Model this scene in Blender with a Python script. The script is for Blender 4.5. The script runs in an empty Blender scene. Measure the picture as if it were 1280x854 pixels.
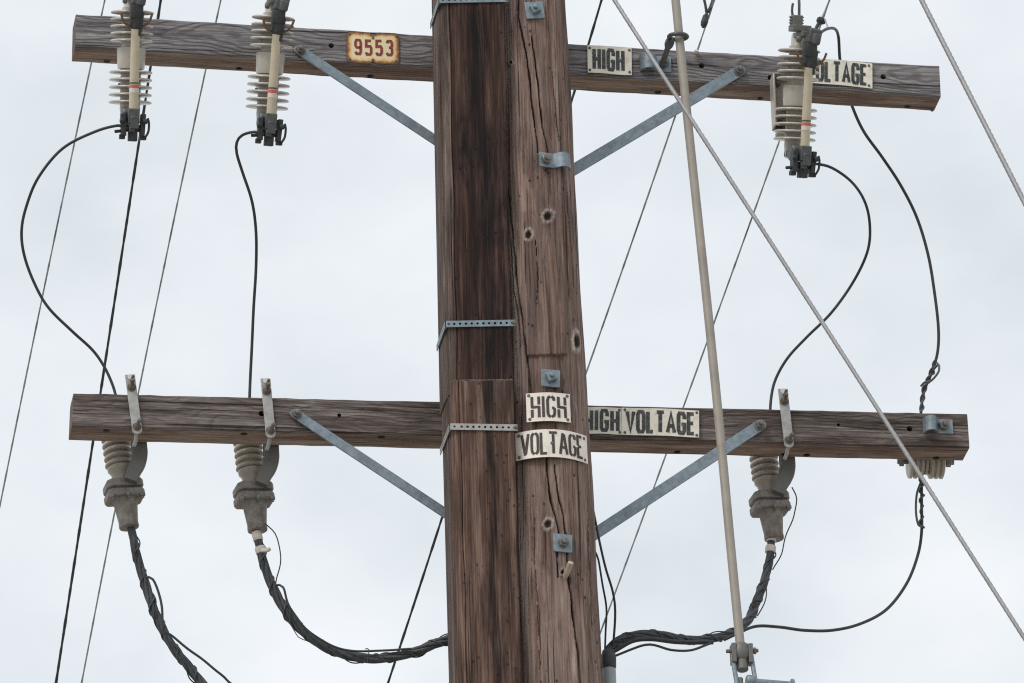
import bpy, bmesh, math, random
import numpy as np
from mathutils import Vector, Matrix
R = math.radians
random.seed(7)
C = bpy.context.scene.collection

# ------------------------------------------------------------------ camera
FOC = 239.0
AZ, HD, ROLL = R(10.0), 18.0, R(1.8)
AIM = Vector((-0.085, 0.0, 10.0))
CAM = AIM + Vector((-math.sin(AZ) * HD, -math.cos(AZ) * HD, -8.4))
F = (AIM - CAM).normalized()
r0 = F.cross(Vector((0, 0, 1))).normalized()
u0 = r0.cross(F)
RT = r0 * math.cos(ROLL) - u0 * math.sin(ROLL)
UP = u0 * math.cos(ROLL) + r0 * math.sin(ROLL)
K = 36.0 / FOC / 1280.0


def P(px, py, y):
    """the point of the plane at depth y seen at photo pixel px, py"""
    d = F + RT * ((px - 640) * K) - UP * ((py - 427) * K)
    return CAM + d * ((y - CAM.y) / d.y)


def ppm(p):
    return 1.0 / (K * (Vector(p) - CAM).dot(F))


cd = bpy.data.cameras.new('camera')
cam = bpy.data.objects.new('camera', cd)
C.objects.link(cam)
m = Matrix((RT, UP, -F)).transposed().to_4x4()
m.translation = CAM
cam.matrix_world = m
cd.lens = FOC
cd.sensor_width = 36.0
cd.clip_start = 0.1
cd.clip_end = 5000
bpy.context.scene.camera = cam


# ------------------------------------------------------------------ materials
class NT:
    def __init__(self, name):
        self.m = bpy.data.materials.new(name)
        self.m.use_nodes = True
        self.t = self.m.node_tree
        self.b = self.t.nodes['Principled BSDF']

    def n(self, kind, **kw):
        nd = self.t.nodes.new(kind)
        for k, v in kw.items():
            if k.startswith('_'):
                setattr(nd, k[1:], v)
            else:
                key = int(k[1:]) if k[0] == 'i' and k[1:].isdigit() else k.replace('__', ' ')
                if hasattr(v, 'is_output'):
                    self.t.links.new(v, nd.inputs[key])
                else:
                    nd.inputs[key].default_value = v
        return nd

    def link(self, a, key):
        self.t.links.new(a, self.b.inputs[key])

    def coords(self, scale=(1, 1, 1), off=(0, 0, 0), src='Object'):
        tc = self.n('ShaderNodeTexCoord')
        mp = self.n('ShaderNodeMapping', Vector=tc.outputs[src], Location=off, Scale=scale)
        return mp.outputs[0]

    def noise(self, vec, scale, detail=6, rough=0.6, dist=0.0):
        return self.n('ShaderNodeTexNoise', Vector=vec, Scale=scale, Detail=detail, Roughness=rough, Distortion=dist).outputs['Fac']

    def ramp(self, fac, stops):
        nd = self.n('ShaderNodeValToRGB', Fac=fac)
        e = nd.color_ramp.elements
        while len(e) < len(stops):
            e.new(0.5)
        for el, (p, c) in zip(e, stops):
            el.position = p
            el.color = (*c, 1) if len(c) == 3 else c
        return nd.outputs[0]

    def mix(self, fac, a, b, mode='MIX'):
        nd = self.t.nodes.new('ShaderNodeMix')
        nd.data_type = 'RGBA'
        nd.blend_type = mode
        for s, v in ((nd.inputs[0], fac), (nd.inputs[6], a), (nd.inputs[7], b)):
            if hasattr(v, 'is_output'):
                self.t.links.new(v, s)
            else:
                s.default_value = (*v, 1) if isinstance(v, tuple) and len(v) == 3 else v
        return nd.outputs[2]

    def math(self, op, a, b=0.0, clamp=False):
        nd = self.t.nodes.new('ShaderNodeMath')
        nd.operation = op
        nd.use_clamp = clamp
        for s, v in ((nd.inputs[0], a), (nd.inputs[1], b)):
            if hasattr(v, 'is_output'):
                self.t.links.new(v, s)
            else:
                s.default_value = v
        return nd.outputs[0]

    def step(self, v, lo, hi):
        nd = self.n('ShaderNodeMapRange', Value=v)
        nd.inputs[1].default_value = lo
        nd.inputs[2].default_value = hi
        nd.clamp = True
        return nd.outputs[0]

    def bump(self, h, strength=0.5, dist=0.002):
        nd = self.n('ShaderNodeBump', Height=h, Strength=strength, Distance=dist)
        self.link(nd.outputs[0], 'Normal')


G1 = (1, 1, 1)
BK = (0, 0, 0)


def simple(name, col, rough=0.6, metal=0.0, var=0.25, scale=40, dirt=None, dirt_amt=0.5, dirt_scale=18, bump=0.0, spec=0.4):
    t = NT(name)
    v = t.coords()
    n1 = t.noise(v, scale, 5, 0.65)
    lo = tuple(c * (1 - var) for c in col)
    hi = tuple(min(1, c * (1 + var)) for c in col)
    c = t.ramp(n1, [(0.3, lo), (0.7, hi)])
    if dirt:
        n2 = t.noise(v, dirt_scale, 7, 0.7)
        c = t.mix(t.math('MULTIPLY', t.step(n2, 0.48, 0.72), dirt_amt), c, dirt)
    t.link(c, 'Base Color')
    t.b.inputs['Metallic'].default_value = metal
    t.b.inputs['Specular IOR Level'].default_value = spec
    t.link(t.math('ADD', t.math('MULTIPLY', n1, 0.25), rough - 0.12), 'Roughness')
    if bump:
        t.bump(n1, bump, 0.002)
    return t.m


def wood(name, along, dark, mid, light, off=(0, 0, 0), stain=0.35, stain_col=(0.02, 0.017, 0.017), ring=0.0, ring_col=None, attrs=False, fine=0.5, cool=None, holes=0.0, bump=0.6, black=0.0):
    """weathered timber whose grain runs along one axis"""
    t = NT(name)

    def sc(a, c):
        s = [c, c, c]
        s[along] = a
        return tuple(s)
    g1 = t.noise(t.coords(sc(1.6, 26), off), 1.0, 8, 0.62, 0.35)
    g2 = t.noise(t.coords(sc(5.0, 150), off), 1.0, 6, 0.7, 0.2)
    g3 = t.noise(t.coords(sc(2.2, 12), off), 1.0, 6, 0.65, 0.6)
    g4 = t.noise(t.coords(sc(3.0, 60), tuple(o + 3.7 for o in off)), 1.0, 4, 0.6, 0.1)
    f = t.math('ADD', t.math('MULTIPLY', g1, 1 - fine), t.math('MULTIPLY', g2, fine))
    col = t.ramp(f, [(0.37, dark), (0.5, mid), (0.62, light)])
    # pale weathered fibres and dark pores drawn out along the grain
    g5 = t.noise(t.coords(sc(4.0, 230), tuple(o + 5.3 for o in off)), 1.0, 4, 0.65, 0.3)
    g6 = t.noise(t.coords(sc(7.0, 16), tuple(o + 1.9 for o in off)), 1.0, 5, 0.7, 0.8)
    pores = t.math('MULTIPLY', t.step(g5, 0.54, 0.66), t.step(g6, 0.36, 0.62))
    col = t.mix(t.math('MULTIPLY', pores, 0.58), col, tuple(c * 0.32 for c in dark))
    fib = t.math('MULTIPLY', t.step(g5, 0.46, 0.34), t.step(g6, 0.60, 0.44))
    col = t.mix(t.math('MULTIPLY', fib, 0.38), col, tuple(min(0.6, c * 1.35) for c in light))
    h = t.math('SUBTRACT', t.math('ADD', g1, t.math('MULTIPLY', g2, 0.7)), t.math('MULTIPLY', pores, 0.5))
    if cool:
        col = t.mix(t.math('MULTIPLY', t.step(g4, 0.42, 0.68), 0.6), col, cool)
    if ring:
        # growth rings cut lengthways: cathedral figure
        v = t.coords(sc(0.8, 10.0), off)
        ns = t.n('ShaderNodeTexNoise', Vector=t.coords(sc(2.4, 6), off), Scale=1.0, Detail=3, Roughness=0.55)
        w = t.mix(0.8, v, ns.outputs['Color'], 'ADD')
        wv = t.n('ShaderNodeTexWave', Vector=w, Scale=4.2, Distortion=1.2, Detail=3.0)
        wv.wave_type = 'RINGS'
        wv.rings_direction = 'XYZ'[along]
        wf = t.step(wv.outputs['Fac'], 0.35, 0.95)
        col = t.mix(t.math('MULTIPLY', wf, ring), col, ring_col)
        h = t.math('ADD', h, t.math('MULTIPLY', wf, 0.5))
    s = t.step(g3, 0.50, 0.66)
    s = t.math('MULTIPLY', s, t.step(g1, 0.2, 0.65))
    col = t.mix(t.math('MULTIPLY', s, stain), col, stain_col)
    # thin drying checks
    ck = t.step(t.noise(t.coords(sc(1.1, 85), tuple(o + 9.1 for o in off)), 1.0, 3, 0.5), 0.645, 0.68)
    col = t.mix(t.math('MULTIPLY', ck, 0.75), col, (0.016, 0.013, 0.012))
    h = t.math('SUBTRACT', h, t.math('MULTIPLY', ck, 1.2))
    if holes:
        vo = t.n('ShaderNodeTexVoronoi', Vector=t.coords(sc(30, 42), off), Scale=1.0, Randomness=1.0)
        hole = t.math('MULTIPLY', t.math('SUBTRACT', 1.0, t.step(vo.outputs['Distance'], 0.13, 0.2)), t.step(t.noise(t.coords(sc(6, 9), off), 1.0, 2), 0.48, 0.55))
        col = t.mix(t.math('MULTIPLY', hole, holes), col, (0.012, 0.01, 0.01))
    if black:      # tar that has run down the board and soaked in, plus painted shade at the pole seam
        a = t.n('ShaderNodeAttribute')
        a.attribute_name = 'tar_shade'
        bl = t.step(t.math('ADD', a.outputs['Fac'], t.math('MULTIPLY', t.math('SUBTRACT', g3, 0.5), 2.2)), 0.35, 0.85)
        bl = t.math('MULTIPLY', bl, t.step(f, 0.64, 0.48))
        col = t.mix(t.math('MULTIPLY', bl, black), col, (0.010, 0.008, 0.009))
    if attrs:
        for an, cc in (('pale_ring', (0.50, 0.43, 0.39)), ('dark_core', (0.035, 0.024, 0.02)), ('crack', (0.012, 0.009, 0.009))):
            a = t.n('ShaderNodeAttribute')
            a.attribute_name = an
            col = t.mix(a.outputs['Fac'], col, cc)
    t.link(col, 'Base Color')
    t.b.inputs['Roughness'].default_value = 0.85
    t.b.inputs['Specular IOR Level'].default_value = 0.2
    t.bump(h, bump, 0.004)
    return t.m


M = {}
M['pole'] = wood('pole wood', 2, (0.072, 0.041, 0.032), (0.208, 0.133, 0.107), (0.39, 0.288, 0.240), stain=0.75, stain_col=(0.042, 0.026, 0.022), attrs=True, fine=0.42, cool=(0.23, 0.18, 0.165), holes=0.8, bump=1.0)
M['guard_up'] = wood('dark creosoted board', 2, (0.014, 0.008, 0.007), (0.050, 0.027, 0.021), (0.125, 0.073, 0.057), off=(2.1, 0.4, 0.3), stain=0.95, stain_col=(0.008, 0.006, 0.007), fine=0.42, holes=0.9, bump=0.6, black=0.85)
M['guard_low'] = wood('brown creosoted board', 2, (0.034, 0.018, 0.014), (0.102, 0.060, 0.046), (0.235, 0.155, 0.122), off=(5.1, 3.4, 2.3), stain=0.9, stain_col=(0.014, 0.010, 0.010), fine=0.42, holes=0.6, bump=0.6, black=0.8)
M['guard_side'] = wood('grey brown weathered board edge', 2, (0.046, 0.031, 0.026), (0.118, 0.084, 0.070), (0.25, 0.195, 0.165), off=(1.1, 7.4, 2.3), stain=0.8, stain_col=(0.026, 0.020, 0.020), fine=0.42, bump=1.0)
M['arm_up'] = wood('silver grey crossarm wood', 0, (0.115, 0.105, 0.109), (0.235, 0.218, 0.222), (0.37, 0.35, 0.35), stain=0.45, stain_col=(0.085, 0.07, 0.07), ring=0.52, ring_col=(0.082, 0.07, 0.077), fine=0.45, bump=0.9)
M['arm_low'] = wood('grey brown crossarm wood', 0, (0.045, 0.033, 0.029), (0.150, 0.121, 0.110), (0.31, 0.268, 0.25), off=(3.3, 1.2, 0.7), stain=0.85, stain_col=(0.032, 0.017, 0.013), ring=0.2, ring_col=(0.055, 0.042, 0.040), fine=0.5, bump=0.9)
M['arm_under'] = wood('brown crossarm underside wood', 0, (0.11, 0.066, 0.050), (0.26, 0.185, 0.152), (0.40, 0.32, 0.28), off=(6.3, 2.2, 4.7), stain=0.8, stain_col=(0.06, 0.026, 0.017), fine=0.45, bump=0.8)
M['arm_end'] = wood('end grain', 1, (0.07, 0.052, 0.042), (0.14, 0.107, 0.09), (0.22, 0.175, 0.147), off=(1, 2, 3), fine=0.5)
M['zinc'] = simple('weathered galvanised steel', (0.235, 0.285, 0.322), 0.5, 0.4, 0.24, 75, (0.13, 0.14, 0.145), 0.65, 17, 0.15)
M['zinc_light'] = simple('bright galvanised plate', (0.40, 0.395, 0.385), 0.5, 0.3, 0.2, 60, (0.19, 0.16, 0.14), 0.6, 20, 0.1)
M['steel_dull'] = simple('dull cast metal', (0.25, 0.222, 0.198), 0.6, 0.3, 0.3, 50, (0.07, 0.058, 0.050), 0.7, 20, 0.3)
M['bracket'] = simple('grey bracket steel', (0.17, 0.168, 0.16), 0.55, 0.35, 0.2, 40, (0.10, 0.09, 0.08), 0.5, 20, 0.15)
M['rust'] = simple('rusty bolt steel', (0.155, 0.125, 0.108), 0.75, 0.2, 0.35, 120, (0.30, 0.27, 0.25), 0.5, 70, 0.3)
M['bolt'] = simple('dull bolt steel', (0.20, 0.195, 0.19), 0.5, 0.45, 0.25, 90, (0.12, 0.08, 0.06), 0.6, 60, 0.2)
M['porcelain'] = simple('grey porcelain', (0.49, 0.455, 0.405), 0.26, 0.0, 0.08, 16, (0.30, 0.255, 0.21), 0.5, 26, 0.0, 0.5)
M['polymer'] = simple('beige grey insulator', (0.40, 0.36, 0.305), 0.32, 0.0, 0.12, 16, (0.23, 0.19, 0.155), 0.65, 26, 0.05)
M['cutcore'] = simple('dark gap porcelain', (0.16, 0.15, 0.14), 0.6, 0.0, 0.2, 30)
M['dark'] = simple('blackened contact metal', (0.045, 0.05, 0.052), 0.55, 0.3, 0.35, 70, (0.13, 0.12, 0.11), 0.4, 50, 0.3)
M['darkgrey'] = simple('grey casting', (0.115, 0.12, 0.122), 0.5, 0.4, 0.25, 70, (0.05, 0.05, 0.05), 0.5, 40, 0.2)
M['horn'] = simple('brown copper horn', (0.20, 0.12, 0.075), 0.5, 0.5, 0.3, 90)
M['tube'] = simple('cream fibre tube', (0.55, 0.475, 0.355), 0.55, 0.0, 0.08, 24, (0.42, 0.34, 0.24), 0.55, 20)
M['red'] = simple('faded red label', (0.62, 0.14, 0.10), 0.6, 0.0, 0.2, 60)
M['white'] = simple('white label', (0.66, 0.63, 0.58), 0.6, 0.0, 0.1, 60)
M['tape'] = simple('white tape', (0.62, 0.56, 0.49), 0.6, 0.0, 0.12, 60, (0.35, 0.29, 0.24), 0.4, 50)
M['rubber'] = simple('black cable sheath', (0.050, 0.054, 0.060), 0.62, 0.0, 0.4, 60, (0.13, 0.135, 0.145), 0.5, 90, 0.3)
M['rubber_grey'] = simple('faded cable sheath', (0.058, 0.061, 0.066), 0.62, 0.0, 0.35, 50, (0.12, 0.12, 0.125), 0.5, 80, 0.3)
M['jumper'] = simple('black insulated wire', (0.034, 0.038, 0.038), 0.55, 0.0, 0.3, 40)
M['line_dark'] = simple('dark green line wire', (0.028, 0.034, 0.032), 0.7, 0.0, 0.5, 30, (0.12, 0.14, 0.13), 0.5, 40)
M['line_pale'] = simple('verdigris line wire', (0.34, 0.39, 0.385), 0.6, 0.2, 0.3, 12, (0.07, 0.08, 0.08), 0.8, 5)
M['guy'] = simple('steel strand', (0.37, 0.36, 0.365), 0.5, 0.45, 0.15, 30)
M['rod'] = simple('weathered fibreglass rod', (0.32, 0.285, 0.245), 0.5, 0.0, 0.08, 12, (0.21, 0.18, 0.15), 0.65, 9)
M['cream'] = simple('cream enamel', (0.78, 0.735, 0.635), 0.4, 0.0, 0.07, 20, (0.42, 0.35, 0.24), 0.6, 30)
M['bone'] = simple('pale embossed plate', (0.82, 0.755, 0.68), 0.45, 0.0, 0.07, 18, (0.45, 0.34, 0.27), 0.55, 26)
M['ink'] = simple('black sign paint', (0.035, 0.04, 0.042), 0.5, 0.0, 0.25, 60, (0.22, 0.20, 0.17), 0.75, 95)
M['brownink'] = simple('dark brown letters', (0.062, 0.045, 0.040), 0.6, 0.0, 0.3, 60)
M['redink'] = simple('oxide red digits', (0.24, 0.045, 0.035), 0.6, 0.0, 0.2, 60)
M['peg'] = simple('pale split wood', (0.42, 0.36, 0.27), 0.7, 0.0, 0.25, 60)
M['pvc'] = simple('grey conduit plastic', (0.33, 0.36, 0.375), 0.5, 0.0, 0.08, 20, (0.22, 0.23, 0.24), 0.4, 14)


def rusty_plate():
    t = NT('cream enamel with rusted rim')
    a = t.n('ShaderNodeAttribute')
    a.attribute_name = 'rim'
    n = t.noise(t.coords(), 55, 6, 0.7)
    e = t.math('ADD', a.outputs['Fac'], t.math('MULTIPLY', t.math('SUBTRACT', n, 0.5), 0.9))
    col = t.ramp(e, [(0.26, (0.82, 0.69, 0.43)), (0.56, (0.74, 0.47, 0.16)), (0.72, (0.40, 0.17, 0.05)), (0.95, (0.11, 0.05, 0.03))])
    t.link(col, 'Base Color')
    t.b.inputs['Roughness'].default_value = 0.5
    return t.m


M['rusty'] = rusty_plate()


def ground_mat():
    t = NT('dry pale ground')
    v = t.coords()
    c = t.ramp(t.noise(v, 0.5, 8, 0.65), [(0.3, (0.29, 0.27, 0.23)), (0.55, (0.38, 0.36, 0.32)), (0.75, (0.25, 0.25, 0.20))])
    t.link(c, 'Base Color')
    t.b.inputs['Roughness'].default_value = 0.95
    t.bump(t.noise(v, 9, 8, 0.7), 0.6, 0.03)
    return t.m


M['ground'] = ground_mat()


# ------------------------------------------------------------------ mesh helpers
class MB:
    def __init__(self):
        self.v, self.f, self.mi = [], [], []

    def add(self, vs, fs, mi=0):
        o = len(self.v)
        self.v += [tuple(p) for p in vs]
        self.f += [tuple(i + o for i in f) for f in fs]
        self.mi += [mi] * len(fs)

    def box(self, c, s, rot=None, mi=0):
        """box centred at c, half-open sizes s, optional rotation matrix (columns = axes)"""
        c = Vector(c)
        vs = []
        for x, y, z in ((-1, -1, -1), (1, -1, -1), (1, 1, -1), (-1, 1, -1), (-1, -1, 1), (1, -1, 1), (1, 1, 1), (-1, 1, 1)):
            p = Vector((x * s[0] / 2, y * s[1] / 2, z * s[2] / 2))
            vs.append(c + (rot @ p if rot else p))
        self.add(vs, [(3, 2, 1, 0), (4, 5, 6, 7), (0, 1, 5, 4), (1, 2, 6, 5), (2, 3, 7, 6), (3, 0, 4, 7)], mi)

    def lathe(self, a, b, prof, n=24, mi=0, wob=0.0):
        """rings along the axis a->b; prof = (distance from a, radius)"""
        a, b = Vector(a), Vector(b)
        w = (b - a).normalized()
        x = w.orthogonal().normalized()
        y = w.cross(x)
        vs, fs = [], []
        for t, r in prof:
            for k in range(n):
                q = 2 * math.pi * k / n
                vs.append(a + w * t + (x * math.cos(q) + y * math.sin(q)) * r)
        for i in range(len(prof) - 1):
            for k in range(n):
                k2 = (k + 1) % n
                fs.append((i * n + k, i * n + k2, (i + 1) * n + k2, (i + 1) * n + k))
        fs.append(tuple(range(n - 1, -1, -1)))
        fs.append(tuple(range((len(prof) - 1) * n, len(prof) * n)))
        self.add(vs, fs, mi)

    def cyl(self, a, b, r, n=16, r2=None, mi=0):
        L = (Vector(b) - Vector(a)).length
        self.lathe(a, b, [(0, r), (L, r if r2 is None else r2)], n, mi)

    def tube(self, pts, r, n=10, mi=0, lay=0, depth=0.0, pitch=0.1):
        """round bar along a polyline; lay > 0 gives it the surface of a twisted strand"""
        fr = frames(pts)
        vs, fs = [], []
        s = 0
        for i, (p, x, y, w) in enumerate(fr):
            if i:
                s += (p - fr[i - 1][0]).length
            rr = r[i] if isinstance(r, (list, tuple)) else r
            for k in range(n):
                q = 2 * math.pi * k / n
                q2 = rr
                if lay:
                    q2 = rr * (1 - depth * (0.5 - 0.5 * math.cos(lay * q - 2 * math.pi * lay * s / pitch)))
                vs.append(p + (x * math.cos(q) + y * math.sin(q)) * q2)
        m_ = len(fr)
        for i in range(m_ - 1):
            for k in range(n):
                k2 = (k + 1) % n
                fs.append((i * n + k, i * n + k2, (i + 1) * n + k2, (i + 1) * n + k))
        fs.append(tuple(range(n - 1, -1, -1)))
        fs.append(tuple(range((m_ - 1) * n, m_ * n)))
        self.add(vs, fs, mi)

    def twist(self, pts, R_, nst=3, pitch=0.16, n=8, rs=None, jit=0.0, phase=0.0, mi=0, ramp=0.0):
        """several strands wound round a common path"""
        fr = frames(pts)
        for k in range(nst):
            out, s = [], 0
            for i, (p, x, y, w) in enumerate(fr):
                if i:
                    s += (p - fr[i - 1][0]).length
                q = 2 * math.pi * (k / nst + s / pitch) + phase
                rr = R_ * (1 + jit * math.sin(17 * s + k * 2.1) * math.sin(43 * s + k))
                if ramp:
                    rr *= 0.55 + 0.45 * min(1.0, s / ramp)
                out.append(p + (x * math.cos(q) + y * math.sin(q)) * rr)
            self.tube(out, rs or R_ * 0.95, n, mi)

    def extrude(self, poly, depth_vec, mi=0):
        """solid from a planar outline of 3D points"""
        n = len(poly)
        d = Vector(depth_vec)
        vs = [Vector(p) for p in poly] + [Vector(p) + d for p in poly]
        fs = [tuple(range(n - 1, -1, -1)), tuple(range(n, 2 * n))]
        for i in range(n):
            j = (i + 1) % n
            fs.append((i, j, n + j, n + i))
        self.add(vs, fs, mi)

    def hexnut(self, p, axis, r=0.011, h=0.010, stub=0.018, rs=0.0055, sides=6):
        p, a = Vector(p), Vector(axis).normalized()
        self.lathe(p, p + a, [(0, r * 0.98), (0, r), (h * 0.85, r), (h, r * 0.85)], sides)
        if stub:
            self.lathe(p + a * (h * 0.9), p + a, [(0, rs), (stub * 0.92, rs), (stub, rs * 0.7)], 10)

    def build(self, name, mat, parent=None, origin=None, bevel=0.0, smooth=40, segs=2):
        me = bpy.data.meshes.new(name)
        o0 = Vector(origin) if origin is not None else Vector((0, 0, 0))
        me.from_pydata([tuple(Vector(v) - o0) for v in self.v], [], self.f)
        mats = mat if isinstance(mat, (list, tuple)) else [mat]
        for q in mats:
            me.materials.append(q)
        if len(mats) > 1:
            me.polygons.foreach_set('material_index', self.mi)
        bm = bmesh.new()
        bm.from_mesh(me)
        bmesh.ops.recalc_face_normals(bm, faces=bm.faces)
        bm.to_mesh(me)
        bm.free()
        me.shade_smooth()
        me.set_sharp_from_angle(angle=R(smooth))
        me.update()
        o = bpy.data.objects.new(name, me)
        C.objects.link(o)
        if parent:
            o.parent = parent
        elif origin is not None:
            o.location = o0
        if bevel:
            b = o.modifiers.new('bevel', 'BEVEL')
            b.width = bevel
            b.segments = segs
            b.limit_method = 'ANGLE'
            b.angle_limit = R(35)
        return o


def frames(pts):
    pts = [Vector(p) for p in pts]
    out = []
    x = None
    for i, p in enumerate(pts):
        a = pts[max(i - 1, 0)]
        b = pts[min(i + 1, len(pts) - 1)]
        w = (b - a).normalized()
        if x is None:
            x = w.orthogonal().normalized()
        x = (x - w * x.dot(w)).normalized()
        out.append((p, x, w.cross(x), w))
    return out


def spline(pts, step=0.01):
    """Catmull-Rom through the points, sampled evenly"""
    pts = [Vector(p) for p in pts]
    if len(pts) == 2:
        n = max(2, int((pts[1] - pts[0]).length / step))
        return [pts[0].lerp(pts[1], i / n) for i in range(n + 1)]
    q = [pts[0] * 2 - pts[1]] + pts + [pts[-1] * 2 - pts[-2]]
    out = []
    for i in range(1, len(q) - 2):
        p0, p1, p2, p3 = q[i - 1:i + 3]
        n = max(2, int((p2 - p1).length / step))
        for k in range(n):
            t = k / n
            out.append(0.5 * ((2 * p1) + (p2 - p0) * t + (2 * p0 - 5 * p1 + 4 * p2 - p3) * t * t + (3 * p1 - p0 - 3 * p2 + p3) * t ** 3))
    out.append(pts[-1])
    return out


def wpath(l, step=0.01):
    return spline([P(*a) for a in l], step)


def tag(o, label, cat, group=None):
    o['label'] = label
    o['category'] = cat
    if group:
        o['group'] = group
    return o


def empty(name, loc, label, cat, group=None):
    o = bpy.data.objects.new(name, None)
    C.objects.link(o)
    o.location = loc
    o.empty_display_size = 0.1
    return tag(o, label, cat, group)


def copy_tree(o, parent=None):
    c = o.copy()
    C.objects.link(c)
    if parent:
        c.parent = parent
    for ch in list(o.children):
        copy_tree(ch, c)
    return c


def rotz(a):
    return Matrix.Rotation(a, 3, 'Z')


# ------------------------------------------------------------------ ground
g = MB()
N = 24
xs = [s * (1.6 ** k) * 3 for s in (-1,) for k in range(13, -1, -1)] + [0] + [(1.6 ** k) * 3 for k in range(14)]
n = len(xs)
g.add([(x, y, 0.0) for y in xs for x in xs], [(j * n + i, j * n + i + 1, (j + 1) * n + i + 1, (j + 1) * n + i) for j in range(n - 1) for i in range(n - 1)])
go = g.build('ground', M['ground'])
go['kind'] = 'structure'

# ------------------------------------------------------------------ pole
PT, PB = P(660, 0, 0.0), P(692.5, 854, 0.0)
RTOP = 48.0 / ppm(PT)
RBOT = 62.0 / ppm(PB)
ax = (PB - PT)


def axis_at(z):
    return PT + ax * ((z - PT.z) / ax.z)


def rad_at(z):
    t = (z - PT.z) / ax.z
    r = RTOP + (RBOT - RTOP) * t
    if t > 1:
        r = RBOT + (RBOT - RTOP) * 0.35 * (t - 1)
    return r


def pole_pt(px, py, out=0.0):
    """point of the pole's surface seen at a pixel, and its outward normal"""
    y = -0.1
    for _ in range(12):
        p = P(px, py, y)
        c, r = axis_at(p.z), rad_at(p.z)
        dx = max(-0.98 * r, min(0.98 * r, p.x - c.x))
        y = c.y - math.sqrt(r * r - dx * dx)
    p = P(px, py, y)
    c = axis_at(p.z)
    nrm = Vector((p.x - c.x, p.y - c.y, 0)).normalized()
    return p + nrm * out, nrm


CRACKS = [
    ([(646.7, -20), (648, 22), (655, 53), (661, 93), (665, 126), (669, 157), (672, 191)], 1.7),
    ([(665, 45), (667, 60), (671, 93), (675, 126), (679, 160), (685, 193)], 1.6),
    ([(631, 200), (634, 235), (639, 287), (644, 328), (647, 364), (652, 400), (656, 430), (659, 458), (662, 492), (663, 500)], 1.7),
    ([(637, 300), (641, 345), (645, 385), (650, 430)], 0.9),
    ([(682, 565), (683.5, 580), (687, 612), (691, 634), (699, 664), (697, 692), (698, 722)], 2.0),
    ([(694, 580), (697, 610), (703, 640), (709, 680), (711, 731), (717, 779), (722, 814), (725, 870)], 2.1),
    ([(707, 240), (712, 300), (716, 360)], 0.7),
    ([(690, 90), (693, 130), (699, 180)], 0.7),
    ([(667, 640), (668, 700), (672, 780), (675, 860)], 0.7),
    ([(733, 620), (736, 700), (741, 790)], 0.8),
    ([(670, 300), (672, 340), (671, 380)], 0.6),
]
KNOTS = [(684.5, 271, 4.3, 4.9, 8.5), (660.5, 294, 3.6, 4.2, 8.0), (718.5, 428, 3.6, 7.5, 7.0), (685, 655, 4.0, 4.4, 9.5), (633 + 5, 78, 2.0, 2.0, 3.0), (703, 716, 2, 3, 3)]


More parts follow.
